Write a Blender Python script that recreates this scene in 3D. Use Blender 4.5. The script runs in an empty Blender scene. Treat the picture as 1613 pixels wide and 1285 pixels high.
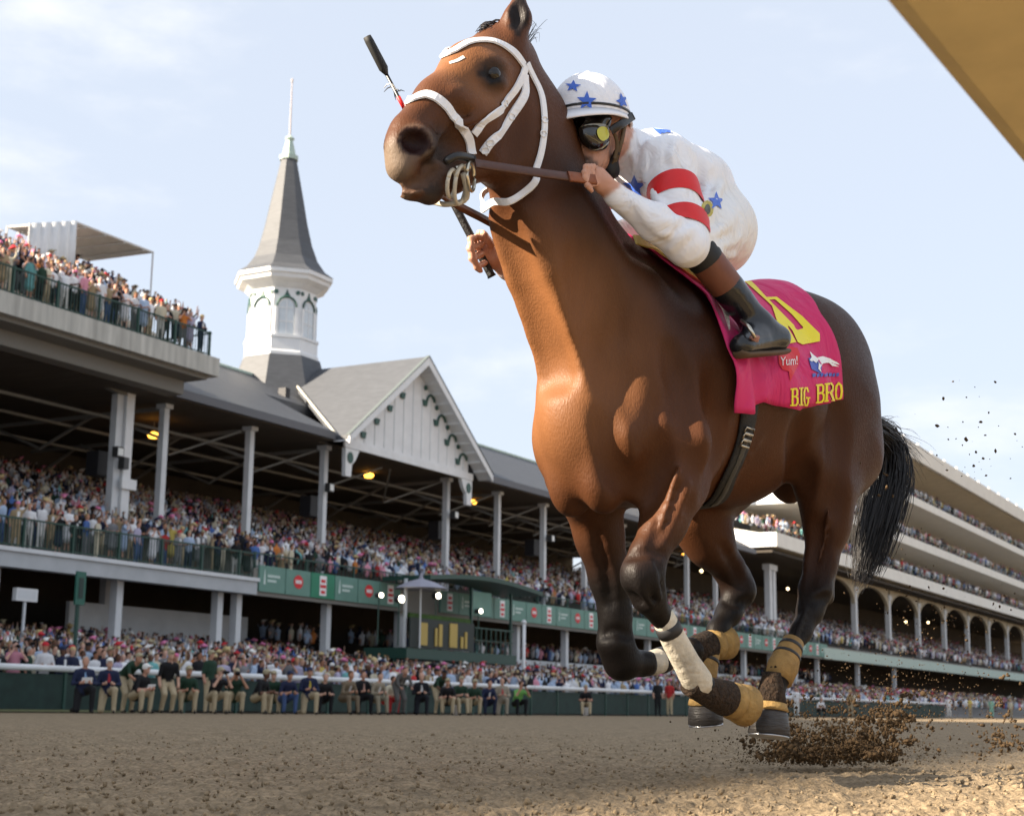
import bpy, bmesh, math, random
import numpy as np
from mathutils import Vector, Matrix, Quaternion
from mathutils.bvhtree import BVHTree
R_ = math.radians
rng = np.random.default_rng(7)
random.seed(7)
SC = bpy.context.scene
COL = SC.collection

# ------------------------------------------------------------------ camera
PW, PH = 1613, 1285                 # size of the photograph, for reading positions off it
FPX, CX, CY = 2400.0, 806.5, 642.5
CAM_H, HZ, ROLL = 0.20, 1118.0, R_(0.7)
PITCH = math.atan((HZ - CY) / FPX)
FW = np.array([0, math.cos(PITCH), math.sin(PITCH)])
_up = np.array([0, -math.sin(PITCH), math.cos(PITCH)])
_rt = np.array([1.0, 0, 0])
CR = math.cos(ROLL) * _rt + math.sin(ROLL) * _up
CU = -math.sin(ROLL) * _rt + math.cos(ROLL) * _up
CAMP = np.array([0, 0, CAM_H])
cam_d = bpy.data.cameras.new('camera')
cam = bpy.data.objects.new('camera', cam_d)
COL.objects.link(cam)
SC.camera = cam
m = Matrix.Identity(4)
for i in range(3):
    m[i][0], m[i][1], m[i][2], m[i][3] = CR[i], CU[i], -FW[i], CAMP[i]
cam.matrix_world = m
cam_d.sensor_width = 36.0
cam_d.sensor_fit = 'HORIZONTAL'
cam_d.lens = FPX / PW * 36.0
cam_d.clip_start, cam_d.clip_end = 0.05, 3000
cam_d.dof.use_dof = True
cam_d.dof.focus_distance = 4.65
cam_d.dof.aperture_fstop = 7.0

def ray(x, y):
    return FW + CR * (x - CX) / FPX - CU * (y - CY) / FPX
def proj(p):
    q = np.asarray(p, float) - CAMP
    z = q @ FW
    return CX + FPX * (q @ CR) / z, CY - FPX * (q @ CU) / z, z

# ------------------------------------------------------------------ light
SUN_AZ = np.array([-0.955, -0.30]); SUN_AZ /= np.linalg.norm(SUN_AZ)
SUN_EL = R_(27)
SUN = np.array([SUN_AZ[0] * math.cos(SUN_EL), SUN_AZ[1] * math.cos(SUN_EL), math.sin(SUN_EL)])
sun_d = bpy.data.lights.new('sun', 'SUN')
sun_d.energy = 5.0
sun_d.angle = R_(0.6)
sun_d.color = (1.0, 0.86, 0.68)
sun = bpy.data.objects.new('sun', sun_d)
COL.objects.link(sun)
sun.rotation_euler = Vector(SUN).to_track_quat('Z', 'Y').to_euler()
sun.location = (-30, 0, 40)

world = bpy.data.worlds.new('World')
SC.world = world
world.use_nodes = True
wt = world.node_tree
wt.nodes.clear()
def wn(kind, **kw):
    n = wt.nodes.new(kind)
    for k, v in kw.items(): setattr(n, k, v)
    return n
w_out = wn('ShaderNodeOutputWorld')
w_bg = wn('ShaderNodeBackground')
w_bg.inputs['Strength'].default_value = 0.055
sky = wn('ShaderNodeTexSky', sky_type='NISHITA')
sky.sun_disc = False
sky.sun_elevation = SUN_EL
sky.sun_rotation = math.atan2(SUN_AZ[0], SUN_AZ[1])
sky.air_density, sky.dust_density, sky.ozone_density = 1.0, 2.2, 1.3
w_tc = wn('ShaderNodeTexCoord')
w_map = wn('ShaderNodeMapping'); w_map.inputs['Scale'].default_value = (1, 1, 2.6)
w_map.inputs['Location'].default_value = (0.31, 0.2, 0.12)
w_n = wn('ShaderNodeTexNoise'); w_n.inputs['Scale'].default_value = 3.1
w_n.inputs['Detail'].default_value = 9; w_n.inputs['Roughness'].default_value = 0.56
w_r = wn('ShaderNodeMapRange'); w_r.interpolation_type = 'SMOOTHSTEP'
w_r.inputs['From Min'].default_value = 0.49; w_r.inputs['From Max'].default_value = 0.72
w_r.inputs['To Max'].default_value = 0.85
w_haze = wn('ShaderNodeMix', data_type='RGBA'); w_haze.inputs['Factor'].default_value = 0.74
w_haze.inputs['B'].default_value = (4.3, 4.65, 5.25, 1)
w_cl = wn('ShaderNodeMix', data_type='RGBA'); w_cl.inputs['B'].default_value = (5.6, 5.6, 5.6, 1)
wl = wt.links.new
wl(w_tc.outputs['Generated'], w_map.inputs['Vector']); wl(w_map.outputs['Vector'], w_n.inputs['Vector'])
wl(w_n.outputs['Fac'], w_r.inputs['Value'])
wl(sky.outputs['Color'], w_haze.inputs['A']); wl(w_haze.outputs['Result'], w_cl.inputs['A'])
wl(w_r.outputs['Result'], w_cl.inputs['Factor']); wl(w_cl.outputs['Result'], w_bg.inputs['Color'])
wl(w_bg.outputs['Background'], w_out.inputs['Surface'])

SC.view_settings.view_transform = 'Standard'
SC.view_settings.look = 'None'
SC.view_settings.exposure = 1.92
SC.view_settings.gamma = 1.0
SC.view_settings.use_curve_mapping = False

# ------------------------------------------------------------------ helpers
def new_obj(name, data, parent=None, loc=None, rotz=None):
    o = bpy.data.objects.new(name, data)
    COL.objects.link(o)
    if parent is not None: o.parent = parent
    if loc is not None: o.location = loc
    if rotz is not None: o.rotation_euler = (0, 0, rotz)
    return o
def tag(o, label=None, cat=None, group=None, kind=None):
    if label: o['label'] = label
    if cat: o['category'] = cat
    if group: o['group'] = group
    if kind: o['kind'] = kind
    return o
def mesh_from(name, V, F, mat=None, smooth=False, cols=None, mats=None, fmat=None):
    me = bpy.data.meshes.new(name)
    V = np.asarray(V, dtype=np.float32)
    if isinstance(F, np.ndarray):
        n = F.shape[1]
        me.vertices.add(len(V)); me.vertices.foreach_set('co', V.ravel())
        me.loops.add(F.size); me.loops.foreach_set('vertex_index', F.ravel().astype(np.int32))
        me.polygons.add(len(F))
        me.polygons.foreach_set('loop_start', np.arange(0, F.size, n, dtype=np.int32))
        me.update(calc_edges=True)
    else:
        me.from_pydata([tuple(map(float, v)) for v in V], [], F)
        me.update()
    for mm in (mats or ([mat] if mat else [])): me.materials.append(mm)
    if fmat is not None: me.polygons.foreach_set('material_index', np.asarray(fmat, dtype=np.int32))
    if smooth: me.polygons.foreach_set('use_smooth', np.ones(len(me.polygons), dtype=bool))
    if cols is not None:
        c = np.asarray(cols, dtype=np.float32)
        if c.shape[1] == 3: c = np.hstack([c, np.ones((len(c), 1), np.float32)])
        a = me.color_attributes.new('Col', 'FLOAT_COLOR', 'POINT')
        a.data.foreach_set('color', c.ravel())
    me.update()
    return me

class MB:
    """collects boxes, tubes and sheets into one mesh"""
    def __init__(self): self.V, self.F = [], []
    def add(self, V, F):
        b = len(self.V); self.V += [tuple(map(float, v)) for v in V]; self.F += [tuple(i + b for i in f) for f in F]
        return self
    def box(self, x0, x1, y0, y1, z0, z1):
        V = [(x, y, z) for z in (z0, z1) for x, y in ((x0, y0), (x1, y0), (x1, y1), (x0, y1))]
        return self.add(V, [(0, 3, 2, 1), (4, 5, 6, 7), (0, 1, 5, 4), (1, 2, 6, 5), (2, 3, 7, 6), (3, 0, 4, 7)])
    def prism(self, poly, axis, a, b):
        """polygon of 2D points extruded along axis ('x','y','z') from a to b"""
        n = len(poly)
        def P(p, c):
            return {'x': (c, p[0], p[1]), 'y': (p[0], c, p[1]), 'z': (p[0], p[1], c)}[axis]
        V = [P(p, a) for p in poly] + [P(p, b) for p in poly]
        F = [tuple(range(n))[::-1], tuple(range(n, 2 * n))] + [(i, (i + 1) % n, n + (i + 1) % n, n + i) for i in range(n)]
        return self.add(V, F)
    def tube(self, pts, rads, n=6, caps=True, up=(0, 0, 1), flat=1.0):
        pts = [Vector(p) for p in pts]
        rads = [float(r) for r in rads] if hasattr(rads, '__len__') else [float(rads)] * len(pts)
        V, F = [], []
        for i, p in enumerate(pts):
            d = (pts[min(i + 1, len(pts) - 1)] - pts[max(i - 1, 0)]).normalized()
            u = Vector(up)
            if abs(d.dot(u)) > 0.97: u = Vector((1, 0, 0)) if abs(d.x) < .9 else Vector((0, 1, 0))
            a = d.cross(u).normalized(); b = d.cross(a).normalized()
            for k in range(n):
                th = 2 * math.pi * (k + .5) / n
                V.append(p + rads[i] * (a * math.cos(th) + b * math.sin(th) * flat))
        for i in range(len(pts) - 1):
            for k in range(n):
                F.append((i * n + k, i * n + (k + 1) % n, (i + 1) * n + (k + 1) % n, (i + 1) * n + k))
        if caps:
            F.append(tuple(range(n))[::-1]); F.append(tuple((len(pts) - 1) * n + k for k in range(n)))
        return self.add(V, F)
    def lathe(self, prof, n=12, center=(0, 0), phase=0.0):
        V, F = [], []
        for r, z in prof:
            for k in range(n):
                th = 2 * math.pi * k / n + phase
                V.append((center[0] + r * math.cos(th), center[1] + r * math.sin(th), z))
        for i in range(len(prof) - 1):
            for k in range(n):
                F.append((i * n + k, i * n + (k + 1) % n, (i + 1) * n + (k + 1) % n, (i + 1) * n + k))
        F.append(tuple(range(n))[::-1]); F.append(tuple((len(prof) - 1) * n + k for k in range(n)))
        return self.add(V, F)
    def mesh(self, name, mat=None, smooth=False):
        return mesh_from(name, self.V, self.F, mat, smooth)
    def build(self, name, mat=None, parent=None, smooth=False):
        return new_obj(name, self.mesh(name, mat, smooth), parent)

# ---- materials
MATS = {}
def mat(name, color, rough=0.6, spec=0.4, metal=0.0, noise=0.0, nscale=20.0, bump=0.0, bscale=80.0, emit=None, estr=0.0,
        sheen=0.0, attr=False, coat=0.0, alpha=None, stretch=None, trans=0.0):
    if name in MATS: return MATS[name]
    M = bpy.data.materials.new(name); M.use_nodes = True
    nt = M.node_tree; b = nt.nodes['Principled BSDF']
    b.inputs['Roughness'].default_value = rough
    b.inputs['Specular IOR Level'].default_value = spec
    b.inputs['Metallic'].default_value = metal
    b.inputs['Sheen Weight'].default_value = sheen
    b.inputs['Coat Weight'].default_value = coat
    b.inputs['Transmission Weight'].default_value = trans
    c = (*color, 1) if color is not None else (1, 1, 1, 1)
    src = None
    if attr:
        a = nt.nodes.new('ShaderNodeVertexColor'); a.layer_name = 'Col'; src = a.outputs['Color']
    tc = nt.nodes.new('ShaderNodeTexCoord'); vec = tc.outputs['Object']
    if stretch:
        mp = nt.nodes.new('ShaderNodeMapping'); mp.inputs['Scale'].default_value = stretch
        nt.links.new(vec, mp.inputs['Vector']); vec = mp.outputs['Vector']
    if noise > 0:
        n = nt.nodes.new('ShaderNodeTexNoise'); n.inputs['Scale'].default_value = nscale; n.inputs['Detail'].default_value = 6
        n.inputs['Roughness'].default_value = 0.62
        nt.links.new(vec, n.inputs['Vector'])
        mr = nt.nodes.new('ShaderNodeMapRange'); mr.inputs['From Min'].default_value = .25; mr.inputs['From Max'].default_value = .75
        mr.inputs['To Min'].default_value = 1 - noise; mr.inputs['To Max'].default_value = 1 + noise * .6
        nt.links.new(n.outputs['Fac'], mr.inputs['Value'])
        mx = nt.nodes.new('ShaderNodeMix'); mx.data_type = 'RGBA'; mx.blend_type = 'MULTIPLY'; mx.inputs['Factor'].default_value = 1
        if src: nt.links.new(src, mx.inputs['A'])
        else: mx.inputs['A'].default_value = c
        nt.links.new(mr.outputs['Result'], mx.inputs['B']); src = mx.outputs['Result']
    if src: nt.links.new(src, b.inputs['Base Color'])
    else: b.inputs['Base Color'].default_value = c
    if bump > 0:
        n2 = nt.nodes.new('ShaderNodeTexNoise'); n2.inputs['Scale'].default_value = bscale; n2.inputs['Detail'].default_value = 5
        nt.links.new(vec, n2.inputs['Vector'])
        bp = nt.nodes.new('ShaderNodeBump'); bp.inputs['Strength'].default_value = bump; bp.inputs['Distance'].default_value = 0.02
        nt.links.new(n2.outputs['Fac'], bp.inputs['Height']); nt.links.new(bp.outputs['Normal'], b.inputs['Normal'])
    if emit:
        b.inputs['Emission Color'].default_value = (*emit, 1); b.inputs['Emission Strength'].default_value = estr
    MATS[name] = M
    return M

# ---- signed distance modelling: smooth unions of tapered limbs and ellipsoids, meshed by surface nets
class SDF:
    def __init__(self): self.P = []
    def cap(self, a, ra, b, rb, k=0.05, sv=1.0, id=0, op=0, ax=1):
        """tapered capsule; sv squeezes it along axis ax (1 = sideways)"""
        self.P.append(('c', np.array(a, float), float(ra), np.array(b, float), float(rb), k, sv, id, op, ax)); return self
    def chain(self, st, k=0.05, sv=1.0, id=0, ax=1):
        for (a, ra), (b, rb) in zip(st[:-1], st[1:]): self.cap(a, ra, b, rb, k, sv, id, 0, ax)
        return self
    def ell(self, c, r, k=0.05, id=0, op=0, rot=None):
        """ellipsoid; rot = 3x3 whose rows are its own axes; op 1 carves"""
        self.P.append(('e', np.array(c, float), np.array(r, float), None if rot is None else np.array(rot, float), None, k, 1.0, id, op, 1)); return self
    def bounds(self):
        lo, hi = np.full(3, 1e9), np.full(3, -1e9)
        for p in self.P:
            if p[8] == 1: continue
            if p[0] == 'c':
                r = max(p[2], p[4]) * max(1, p[6]); lo = np.minimum(lo, np.minimum(p[1], p[3]) - r); hi = np.maximum(hi, np.maximum(p[1], p[3]) + r)
            else:
                r = p[2].max(); lo = np.minimum(lo, p[1] - r); hi = np.maximum(hi, p[1] + r)
        return lo, hi
    @staticmethod
    def dist(p, X, Y, Z):
        if p[0] == 'c':
            _, a, ra, b, rb, k, sv, _, _, ax = p
            q = [X - a[0], Y - a[1], Z - a[2]]; ab = b - a
            s = np.ones(3); s[ax] = 1 / sv
            q = [q[i] * s[i] for i in range(3)]; ab = ab * s
            t = (q[0] * ab[0] + q[1] * ab[1] + q[2] * ab[2]) / max(ab @ ab, 1e-9)
            t = np.clip(t, 0, 1)
            d = np.sqrt((q[0] - t * ab[0]) ** 2 + (q[1] - t * ab[1]) ** 2 + (q[2] - t * ab[2]) ** 2) - (ra + t * (rb - ra))
            return d * min(1.0, math.sqrt(sv))
        _, c, r, rot = p[:4]
        q = [X - c[0], Y - c[1], Z - c[2]]
        if rot is not None: q = [q[0] * rot[i][0] + q[1] * rot[i][1] + q[2] * rot[i][2] for i in range(3)]
        k0 = np.sqrt(sum((q[i] / r[i]) ** 2 for i in range(3)))
        k1 = np.sqrt(sum((q[i] / r[i] ** 2) ** 2 for i in range(3))) + 1e-9
        return k0 * (k0 - 1) / k1
    def mesh(self, cell, smooth=2):
        lo, hi = self.bounds(); lo = lo - 3 * cell; hi = hi + 3 * cell
        n = np.ceil((hi - lo) / cell).astype(int) + 1
        ax = [(lo[i] + cell * np.arange(n[i])).astype(np.float32) for i in range(3)]
        Fd = np.full(n, 0.5, np.float32); ID = np.zeros(n, np.int16); B = np.full(n, 9.0, np.float32)
        for p in self.P:
            k = p[5]; pad = k + 3 * cell
            if p[0] == 'c':
                r = max(p[2], p[4]) * max(1, p[6]) + pad
                l, h = np.minimum(p[1], p[3]) - r, np.maximum(p[1], p[3]) + r
            else: l, h = p[1] - p[2].max() - pad, p[1] + p[2].max() + pad
            i0 = np.clip(((l - lo) / cell).astype(int), 0, n); i1 = np.clip(((h - lo) / cell).astype(int) + 2, 0, n)
            if (i1 <= i0).any(): continue
            sl = tuple(slice(i0[i], i1[i]) for i in range(3))
            X = ax[0][sl[0]][:, None, None]; Y = ax[1][sl[1]][None, :, None]; Z = ax[2][sl[2]][None, None, :]
            d = self.dist(p, X, Y, Z).astype(np.float32); f = Fd[sl]
            if p[8] == 0:
                hh = np.maximum(k - np.abs(f - d), 0) / k
                Fd[sl] = np.minimum(f, d) - hh * hh * k * .25
                upd = d < B[sl]; ID[sl] = np.where(upd, p[7], ID[sl]); B[sl] = np.minimum(B[sl], d)
            elif p[8] == 1:
                hh = np.maximum(k - np.abs(f + d), 0) / k
                Fd[sl] = np.maximum(f, -d) + hh * hh * k * .25
                upd = d < cell; ID[sl] = np.where(upd, p[7], ID[sl])
            else:                                   # op 2: only repaints
                ID[sl] = np.where(d < 0, p[7], ID[sl])
        V, Q, idx = surface_nets(Fd)
        vid = ID[np.clip(np.round(idx[:, 0]).astype(int), 0, n[0]-1), np.clip(np.round(idx[:, 1]).astype(int), 0, n[1]-1), np.clip(np.round(idx[:, 2]).astype(int), 0, n[2]-1)]
        V = lo + V * cell
        if smooth: V = lap(V, Q, smooth)
        return V, Q, vid
def lap(V, Q, it, f=0.5):
    E = np.vstack([Q[:, [0, 1]], Q[:, [1, 2]], Q[:, [2, 3]], Q[:, [3, 0]]])
    n = len(V)
    cnt = np.bincount(E[:, 0], minlength=n) + np.bincount(E[:, 1], minlength=n)
    for j in range(it):
        S = np.zeros_like(V)
        for c in range(3):
            S[:, c] = np.bincount(E[:, 0], V[E[:, 1], c], n) + np.bincount(E[:, 1], V[E[:, 0], c], n)
        V = V + (f if j % 2 == 0 else f * .9) * (S / np.maximum(cnt, 1)[:, None] - V)
    return V
def surface_nets(Fd):
    ins = Fd < 0
    n = np.array(Fd.shape)
    c = np.zeros(n - 1, np.int8)
    for dx in (0, 1):
        for dy in (0, 1):
            for dz in (0, 1):
                c += ins[dx:n[0]-1+dx, dy:n[1]-1+dy, dz:n[2]-1+dz]
    act = (c > 0) & (c < 8)
    I = np.argwhere(act)
    num = np.full(act.shape, -1, np.int32); num[act] = np.arange(len(I))
    S = np.zeros((len(I), 3)); W = np.zeros(len(I))
    for ax in range(3):
        o = [a for a in range(3) if a != ax]
        for d1 in (0, 1):
            for d2 in (0, 1):
                A = I.copy(); A[:, o[0]] += d1; A[:, o[1]] += d2
                Bq = A.copy(); Bq[:, ax] += 1
                fa = Fd[A[:, 0], A[:, 1], A[:, 2]]; fb = Fd[Bq[:, 0], Bq[:, 1], Bq[:, 2]]
                cr = (fa < 0) != (fb < 0)
                t = np.where(cr, fa / np.where(cr, fa - fb, 1), 0)
                P = A.astype(float); P[:, ax] += t
                S += P * cr[:, None]; W += cr
    V = S / W[:, None]
    quads = []
    for ax in range(3):
        o = [a for a in range(3) if a != ax]
        s0 = [slice(None)] * 3; s1 = [slice(None)] * 3
        s0[ax] = slice(0, n[ax] - 1); s1[ax] = slice(1, n[ax])
        a, b = ins[tuple(s0)], ins[tuple(s1)]
        for flip, msk in ((False, a & ~b), (True, ~a & b)):
            J = np.argwhere(msk)
            J = J[(J[:, o[0]] > 0) & (J[:, o[1]] > 0) & (J[:, o[0]] < n[o[0]] - 1) & (J[:, o[1]] < n[o[1]] - 1)]
            if not len(J): continue
            def cell(e0, e1):
                K = J.copy(); K[:, o[0]] += e0; K[:, o[1]] += e1
                return num[K[:, 0], K[:, 1], K[:, 2]]
            q = np.stack([cell(-1, -1), cell(0, -1), cell(0, 0), cell(-1, 0)], 1)
            if flip ^ (ax == 1): q = q[:, ::-1]
            quads.append(q)
    return V, np.vstack(quads), V
# ------------------------------------------------------------------ stand space: t along the track, L away from the camera towards the stands, z up
SA = R_(29)
SD = np.array([math.sin(SA), math.cos(SA), 0]); SN = np.array([-math.cos(SA), math.sin(SA), 0])
def SP(t, L, z=0.0): return SD * t + SN * L + np.array([0, 0, z])
def tz(x, y, L):
    r = ray(x, y); p = CAMP + r * (L / (r @ SN)); return float(p @ SD), float(p[2])
SROT = math.pi / 2 - SA
def stand_root(name, t=0.0, L=0.0, z=0.0): return new_obj(name, None, loc=tuple(SP(t, L, z)), rotz=SROT)

# ---- value noise for relief
def vnoise(x, y, seed):
    xi, yi = np.floor(x).astype(np.int64), np.floor(y).astype(np.int64); fx, fy = x - xi, y - yi
    fx, fy = fx * fx * (3 - 2 * fx), fy * fy * (3 - 2 * fy)
    def h(a, b):
        n = (a * 374761393 + b * 668265263 + seed * 1442695041) & 0x7fffffff
        n = ((n ^ (n >> 13)) * 1274126177) & 0x7fffffff
        return ((n ^ (n >> 16)) & 0xffff) / 65535.0
    return (h(xi, yi) * (1 - fx) + h(xi + 1, yi) * fx) * (1 - fy) + (h(xi, yi + 1) * (1 - fx) + h(xi + 1, yi + 1) * fx) * fy
def relief(x, y):
    h = .030 * (vnoise(x * 1.1, y * 1.1, 1) - .5) + .022 * (vnoise(x * 4, y * 4, 2) - .5)
    r = np.abs(vnoise(x * 11, y * 11, 3) - .5) * 2
    c1 = np.maximum(vnoise(x * 17, y * 17, 4) - .52, 0); c2 = np.maximum(vnoise(x * 37 + 5, y * 37, 5) - .48, 0); c3 = np.maximum(vnoise(x * 75, y * 75 + 3, 6) - .45, 0)
    return h + .006 * r + .018 * c1 + .020 * c2 + .018 * c3
dd = np.concatenate([np.geomspace(.5, 2.2, 14), np.geomspace(2.25, 16, 330), np.geomspace(16.5, 90, 120), np.geomspace(95, 2600, 30)])
an = np.concatenate([np.linspace(-110, -25, 12), np.linspace(-23.5, 23.5, 420), np.linspace(25, 110, 12)])
DD, AN = np.meshgrid(dd, np.radians(an), indexing='ij')
GX, GY = DD * np.sin(AN), DD * np.cos(AN)
GZ = relief(GX, GY) * np.clip(1.25 - DD / 40, .0, 1) - .02
# hoof trough thrown up round the horse
GV = np.stack([GX.ravel(), GY.ravel(), GZ.ravel()], 1)
ii = np.arange(len(dd) * len(an)).reshape(len(dd), len(an))
GF = np.stack([ii[:-1, :-1].ravel(), ii[:-1, 1:].ravel(), ii[1:, 1:].ravel(), ii[1:, :-1].ravel()], 1)[:, ::-1]
dirt_m = mat('track_dirt', (.275, .208, .132), .95, .12, noise=.35, nscale=7, bump=.55, bscale=60)
nt = dirt_m.node_tree
_n = nt.nodes.new('ShaderNodeTexNoise'); _n.inputs['Scale'].default_value = 55; _n.inputs['Detail'].default_value = 6
_tc = nt.nodes.new('ShaderNodeTexCoord'); nt.links.new(_tc.outputs['Object'], _n.inputs['Vector'])
_r = nt.nodes.new('ShaderNodeMapRange'); _r.inputs['From Min'].default_value = .3; _r.inputs['From Max'].default_value = .7; _r.inputs['To Min'].default_value = .62; _r.inputs['To Max'].default_value = 1.25
nt.links.new(_n.outputs['Fac'], _r.inputs['Value'])
_m = nt.nodes.new('ShaderNodeMix'); _m.data_type = 'RGBA'; _m.blend_type = 'MULTIPLY'; _m.inputs['Factor'].default_value = 1
_b = nt.nodes['Principled BSDF']; _src = _b.inputs['Base Color'].links[0].from_socket
nt.links.new(_src, _m.inputs['A']); nt.links.new(_r.outputs['Result'], _m.inputs['B']); nt.links.new(_m.outputs['Result'], _b.inputs['Base Color'])
g = new_obj('dirt_track', mesh_from('dirt_track', GV, GF, dirt_m, True))
tag(g, 'harrowed brown dirt race track', None, kind='structure')
# loose clods
ICO = bmesh.new(); bmesh.ops.create_icosphere(ICO, subdivisions=1, radius=1.0)
ICO_V = np.array([v.co[:] for v in ICO.verts]); ICO_F = np.array([[v.index for v in f.verts] for f in ICO.faces]); ICO.free()
def lumps(C_, R2, g_):
    n = len(C_); k = len(ICO_V)
    V = ICO_V[None] * (1 + g_.normal(0, .24, (n, k, 1))) * g_.uniform(.6, 1.2, (n, 1, 3)) * R2[:, None, None] + C_[:, None, :]
    F = ICO_F[None] + (np.arange(n) * k)[:, None, None]
    return V.reshape(-1, 3), F.reshape(-1, 3)
g1 = np.random.default_rng(21)
n = 12000
d_ = np.exp(g1.uniform(math.log(2.5), math.log(13), n)); a_r = g1.uniform(-.37, .37, n)
x_, y_ = d_ * np.sin(a_r), d_ * np.cos(a_r); r_ = .0018 + .0068 * g1.random(n) ** 3.0
r_[:10] = g1.uniform(.012, .018, 10)
cz = relief(x_, y_) * np.clip(1.25 - d_ / 40, 0, 1) - .02 + r_ * .45
V, F = lumps(np.stack([x_, y_, cz], 1), r_, g1)
o = new_obj('dirt_clods', mesh_from('dirt_clods', V, F, dirt_m, True)); tag(o, 'loose brown clods of dirt lying on the track', 'dirt', kind='stuff')
# ------------------------------------------------------------------ the horse
# horse space: x forward (u), y to its left (v), z up; its midplane passes through the withers
HA = R_(47)
HH = np.array([-math.cos(HA), -math.sin(HA), 0]); HL = np.array([math.sin(HA), -math.cos(HA), 0])
_d = ray(990, 385); HM = CAMP + _d * ((1.66 - CAM_H) / _d[2])
def at(x, y, v):
    """where the line of sight through a photo pixel meets the plane v metres left of the horse's midplane"""
    d = ray(x, y); k = ((HM - CAMP) @ HL + v) / (d @ HL); p = CAMP + d * k
    return np.array([(p - HM) @ HH, v, p[2]])
def rad(x, y, v, px):
    d = ray(x, y); k = ((HM - CAMP) @ HL + v) / (d @ HL); return px * k / FPX
def ST(x, y, v, px, f=1.0): return (at(x, y, v), rad(x, y, v, px) * f)
def to_h(p):
    q = np.asarray(p) - HM; return np.array([q @ HH, q @ HL, p[2]])
CAM_L = to_h(CAMP)
def ray_l(x, y):
    d = ray(x, y); return np.array([d @ HH, d @ HL, d[2]])
def hit(bvh, x, y, off=0.0):
    loc, nor, idx, dist = bvh.ray_cast(Vector(CAM_L), Vector(ray_l(x, y)).normalized())
    if loc is None: return None, None
    if nor.dot(Vector(ray_l(x, y))) > 0: nor = -nor
    return loc + nor * off, nor

def crom(P, n=6, closed=False):
    P = [np.asarray(p, float) for p in P]; out = []
    N = len(P)
    for i in range(N if closed else N - 1):
        p0 = P[(i - 1) % N] if (closed or i > 0) else 2 * P[0] - P[1]
        p1, p2 = P[i], P[(i + 1) % N]
        p3 = P[(i + 2) % N] if (closed or i + 2 < N) else 2 * P[-1] - P[-2]
        for j in range(n):
            t = j / n
            out.append(.5 * (2 * p1 + (p2 - p0) * t + (2 * p0 - 5 * p1 + 4 * p2 - p3) * t * t + (3 * p1 - p0 - 3 * p2 + p3) * t ** 3))
    if not closed: out.append(P[-1])
    return out
horse = new_obj('race_horse', None, loc=(HM[0], HM[1], 0), rotz=HA + math.pi)
tag(horse, 'galloping bay race horse with white bridle, black tail and pink saddle cloth', 'horse')

def mir(p): return np.array([p[0], -p[1], p[2]])
S = SDF()
# trunk
S.cap((.10, 0, 1.08), .265, (-.12, 0, 1.19), .345, .1, .72)
S.cap((-.12, 0, 1.19), .345, (-.5, 0, 1.22), .325, .1, .8)
S.cap((-.5, 0, 1.22), .320, (-.86, 0, 1.36), .285, .1, .85)
S.cap((-.86, 0, 1.36), .285, (-1.02, 0, 1.38), .24, .1, .9)
S.cap((.14, 0, 1.53), .11, (-.22, 0, 1.53), .10, .16, .75)          # withers
S.cap((-.3, 0, 1.46), .09, (-.75, 0, 1.50), .10, .14)               # back
S.cap((-.75, 0, 1.50), .13, (-1.0, 0, 1.52), .13, .16)             # croup
S.cap((-1.0, 0, 1.52), .12, (-1.17, 0, 1.38), .11, .14)
for s in (1, -1):
    S.ell((-.91, s * .14, 1.35), (.26, .135, .27), .07)            # haunch
    S.ell((-1.075, s * .108, 1.20), (.12, .11, .25), .06)         # buttock
    S.ell((.04, s * .155, 1.22), (.15, .085, .33), .05, rot=[[.94, 0, -.34], [0, 1, 0], [.34, 0, .94]])   # shoulder blade
    S.ell((-.05, s * .195, 1.05), (.16, .075, .19), .03)           # triceps
    S.ell((.185, s * .105, 1.02), (.115, .085, .16), .035)         # point of shoulder
    S.ell((.20, s * .062, .885), (.085, .066, .115), .03)            # breast muscle
    S.ell((.06, s * .13, .90), (.11, .07, .11), .05)
    S.chain([(np.array([u_, s * v_, z_]), r_) for u_, v_, z_, r_ in ((.51, .05, 1.62, .050), (.425, .055, 1.47, .054), (.335, .06, 1.31, .058), (.265, .065, 1.15, .060), (.205, .065, 1.0, .058))], .025)   # neck muscle down to the breastbone
    S.cap((.42, s * .07, 1.74), .06, (.10, s * .125, 1.34), .09, .05)     # side of the neck
    S.cap((-.20, s * .20, 1.25), .10, (-.62, s * .20, 1.22), .10, .10)    # ribs
S.ell((.20, 0, .98), (.105, .10, .15), .05)
# neck
nk = [ST(800, 110, 0, 60, 1.12), ST(828, 215, 0, 80, 1.2), ST(876, 360, 0, 92, 1.18), ST(930, 470, 0, 106, 1.15), ST(985, 560, 0, 120, 1.15)]
S.chain(nk, .06, .54)
# head
def hp(x, y, v=0): return at(x, y, v)
S.cap(hp(790, 100), .098, hp(747, 126), .105, .05, .86)
S.cap(hp(747, 126), .105, hp(692, 166), .073, .04, .84)
S.cap(hp(692, 166), .073, hp(646, 206), .055, .04, .86)
S.cap(hp(770, 250), .058, hp(710, 279), .042, .05, .95)
S.cap(hp(735, 215), .075, hp(678, 245), .052, .04, .85)
S.cap(hp(710, 279), .046, hp(680, 290), .048, .03, .9)
S.cap(hp(720, 255), .05, hp(690, 262), .045, .04, .9)
def both(x, y, v):
    p = hp(x, y, v); return [(1, p), (-1, mir(p))]
for s, p in both(798, 205, .052): S.ell(p, (.128, .045, .130), .03)                          # cheek
for (s, p), (_, q) in zip(both(782, 172, .088), both(722, 203, .068)): S.cap(p, .013, q, .009, .02)   # facial crest
for s, p in both(782, 102, .082): S.ell(p, (.052, .026, .022), .02)                         # brow
for s, p in both(782, 130, .086): S.ell(p, (.050, .020, .016), .02)                         # lower lid
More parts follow.
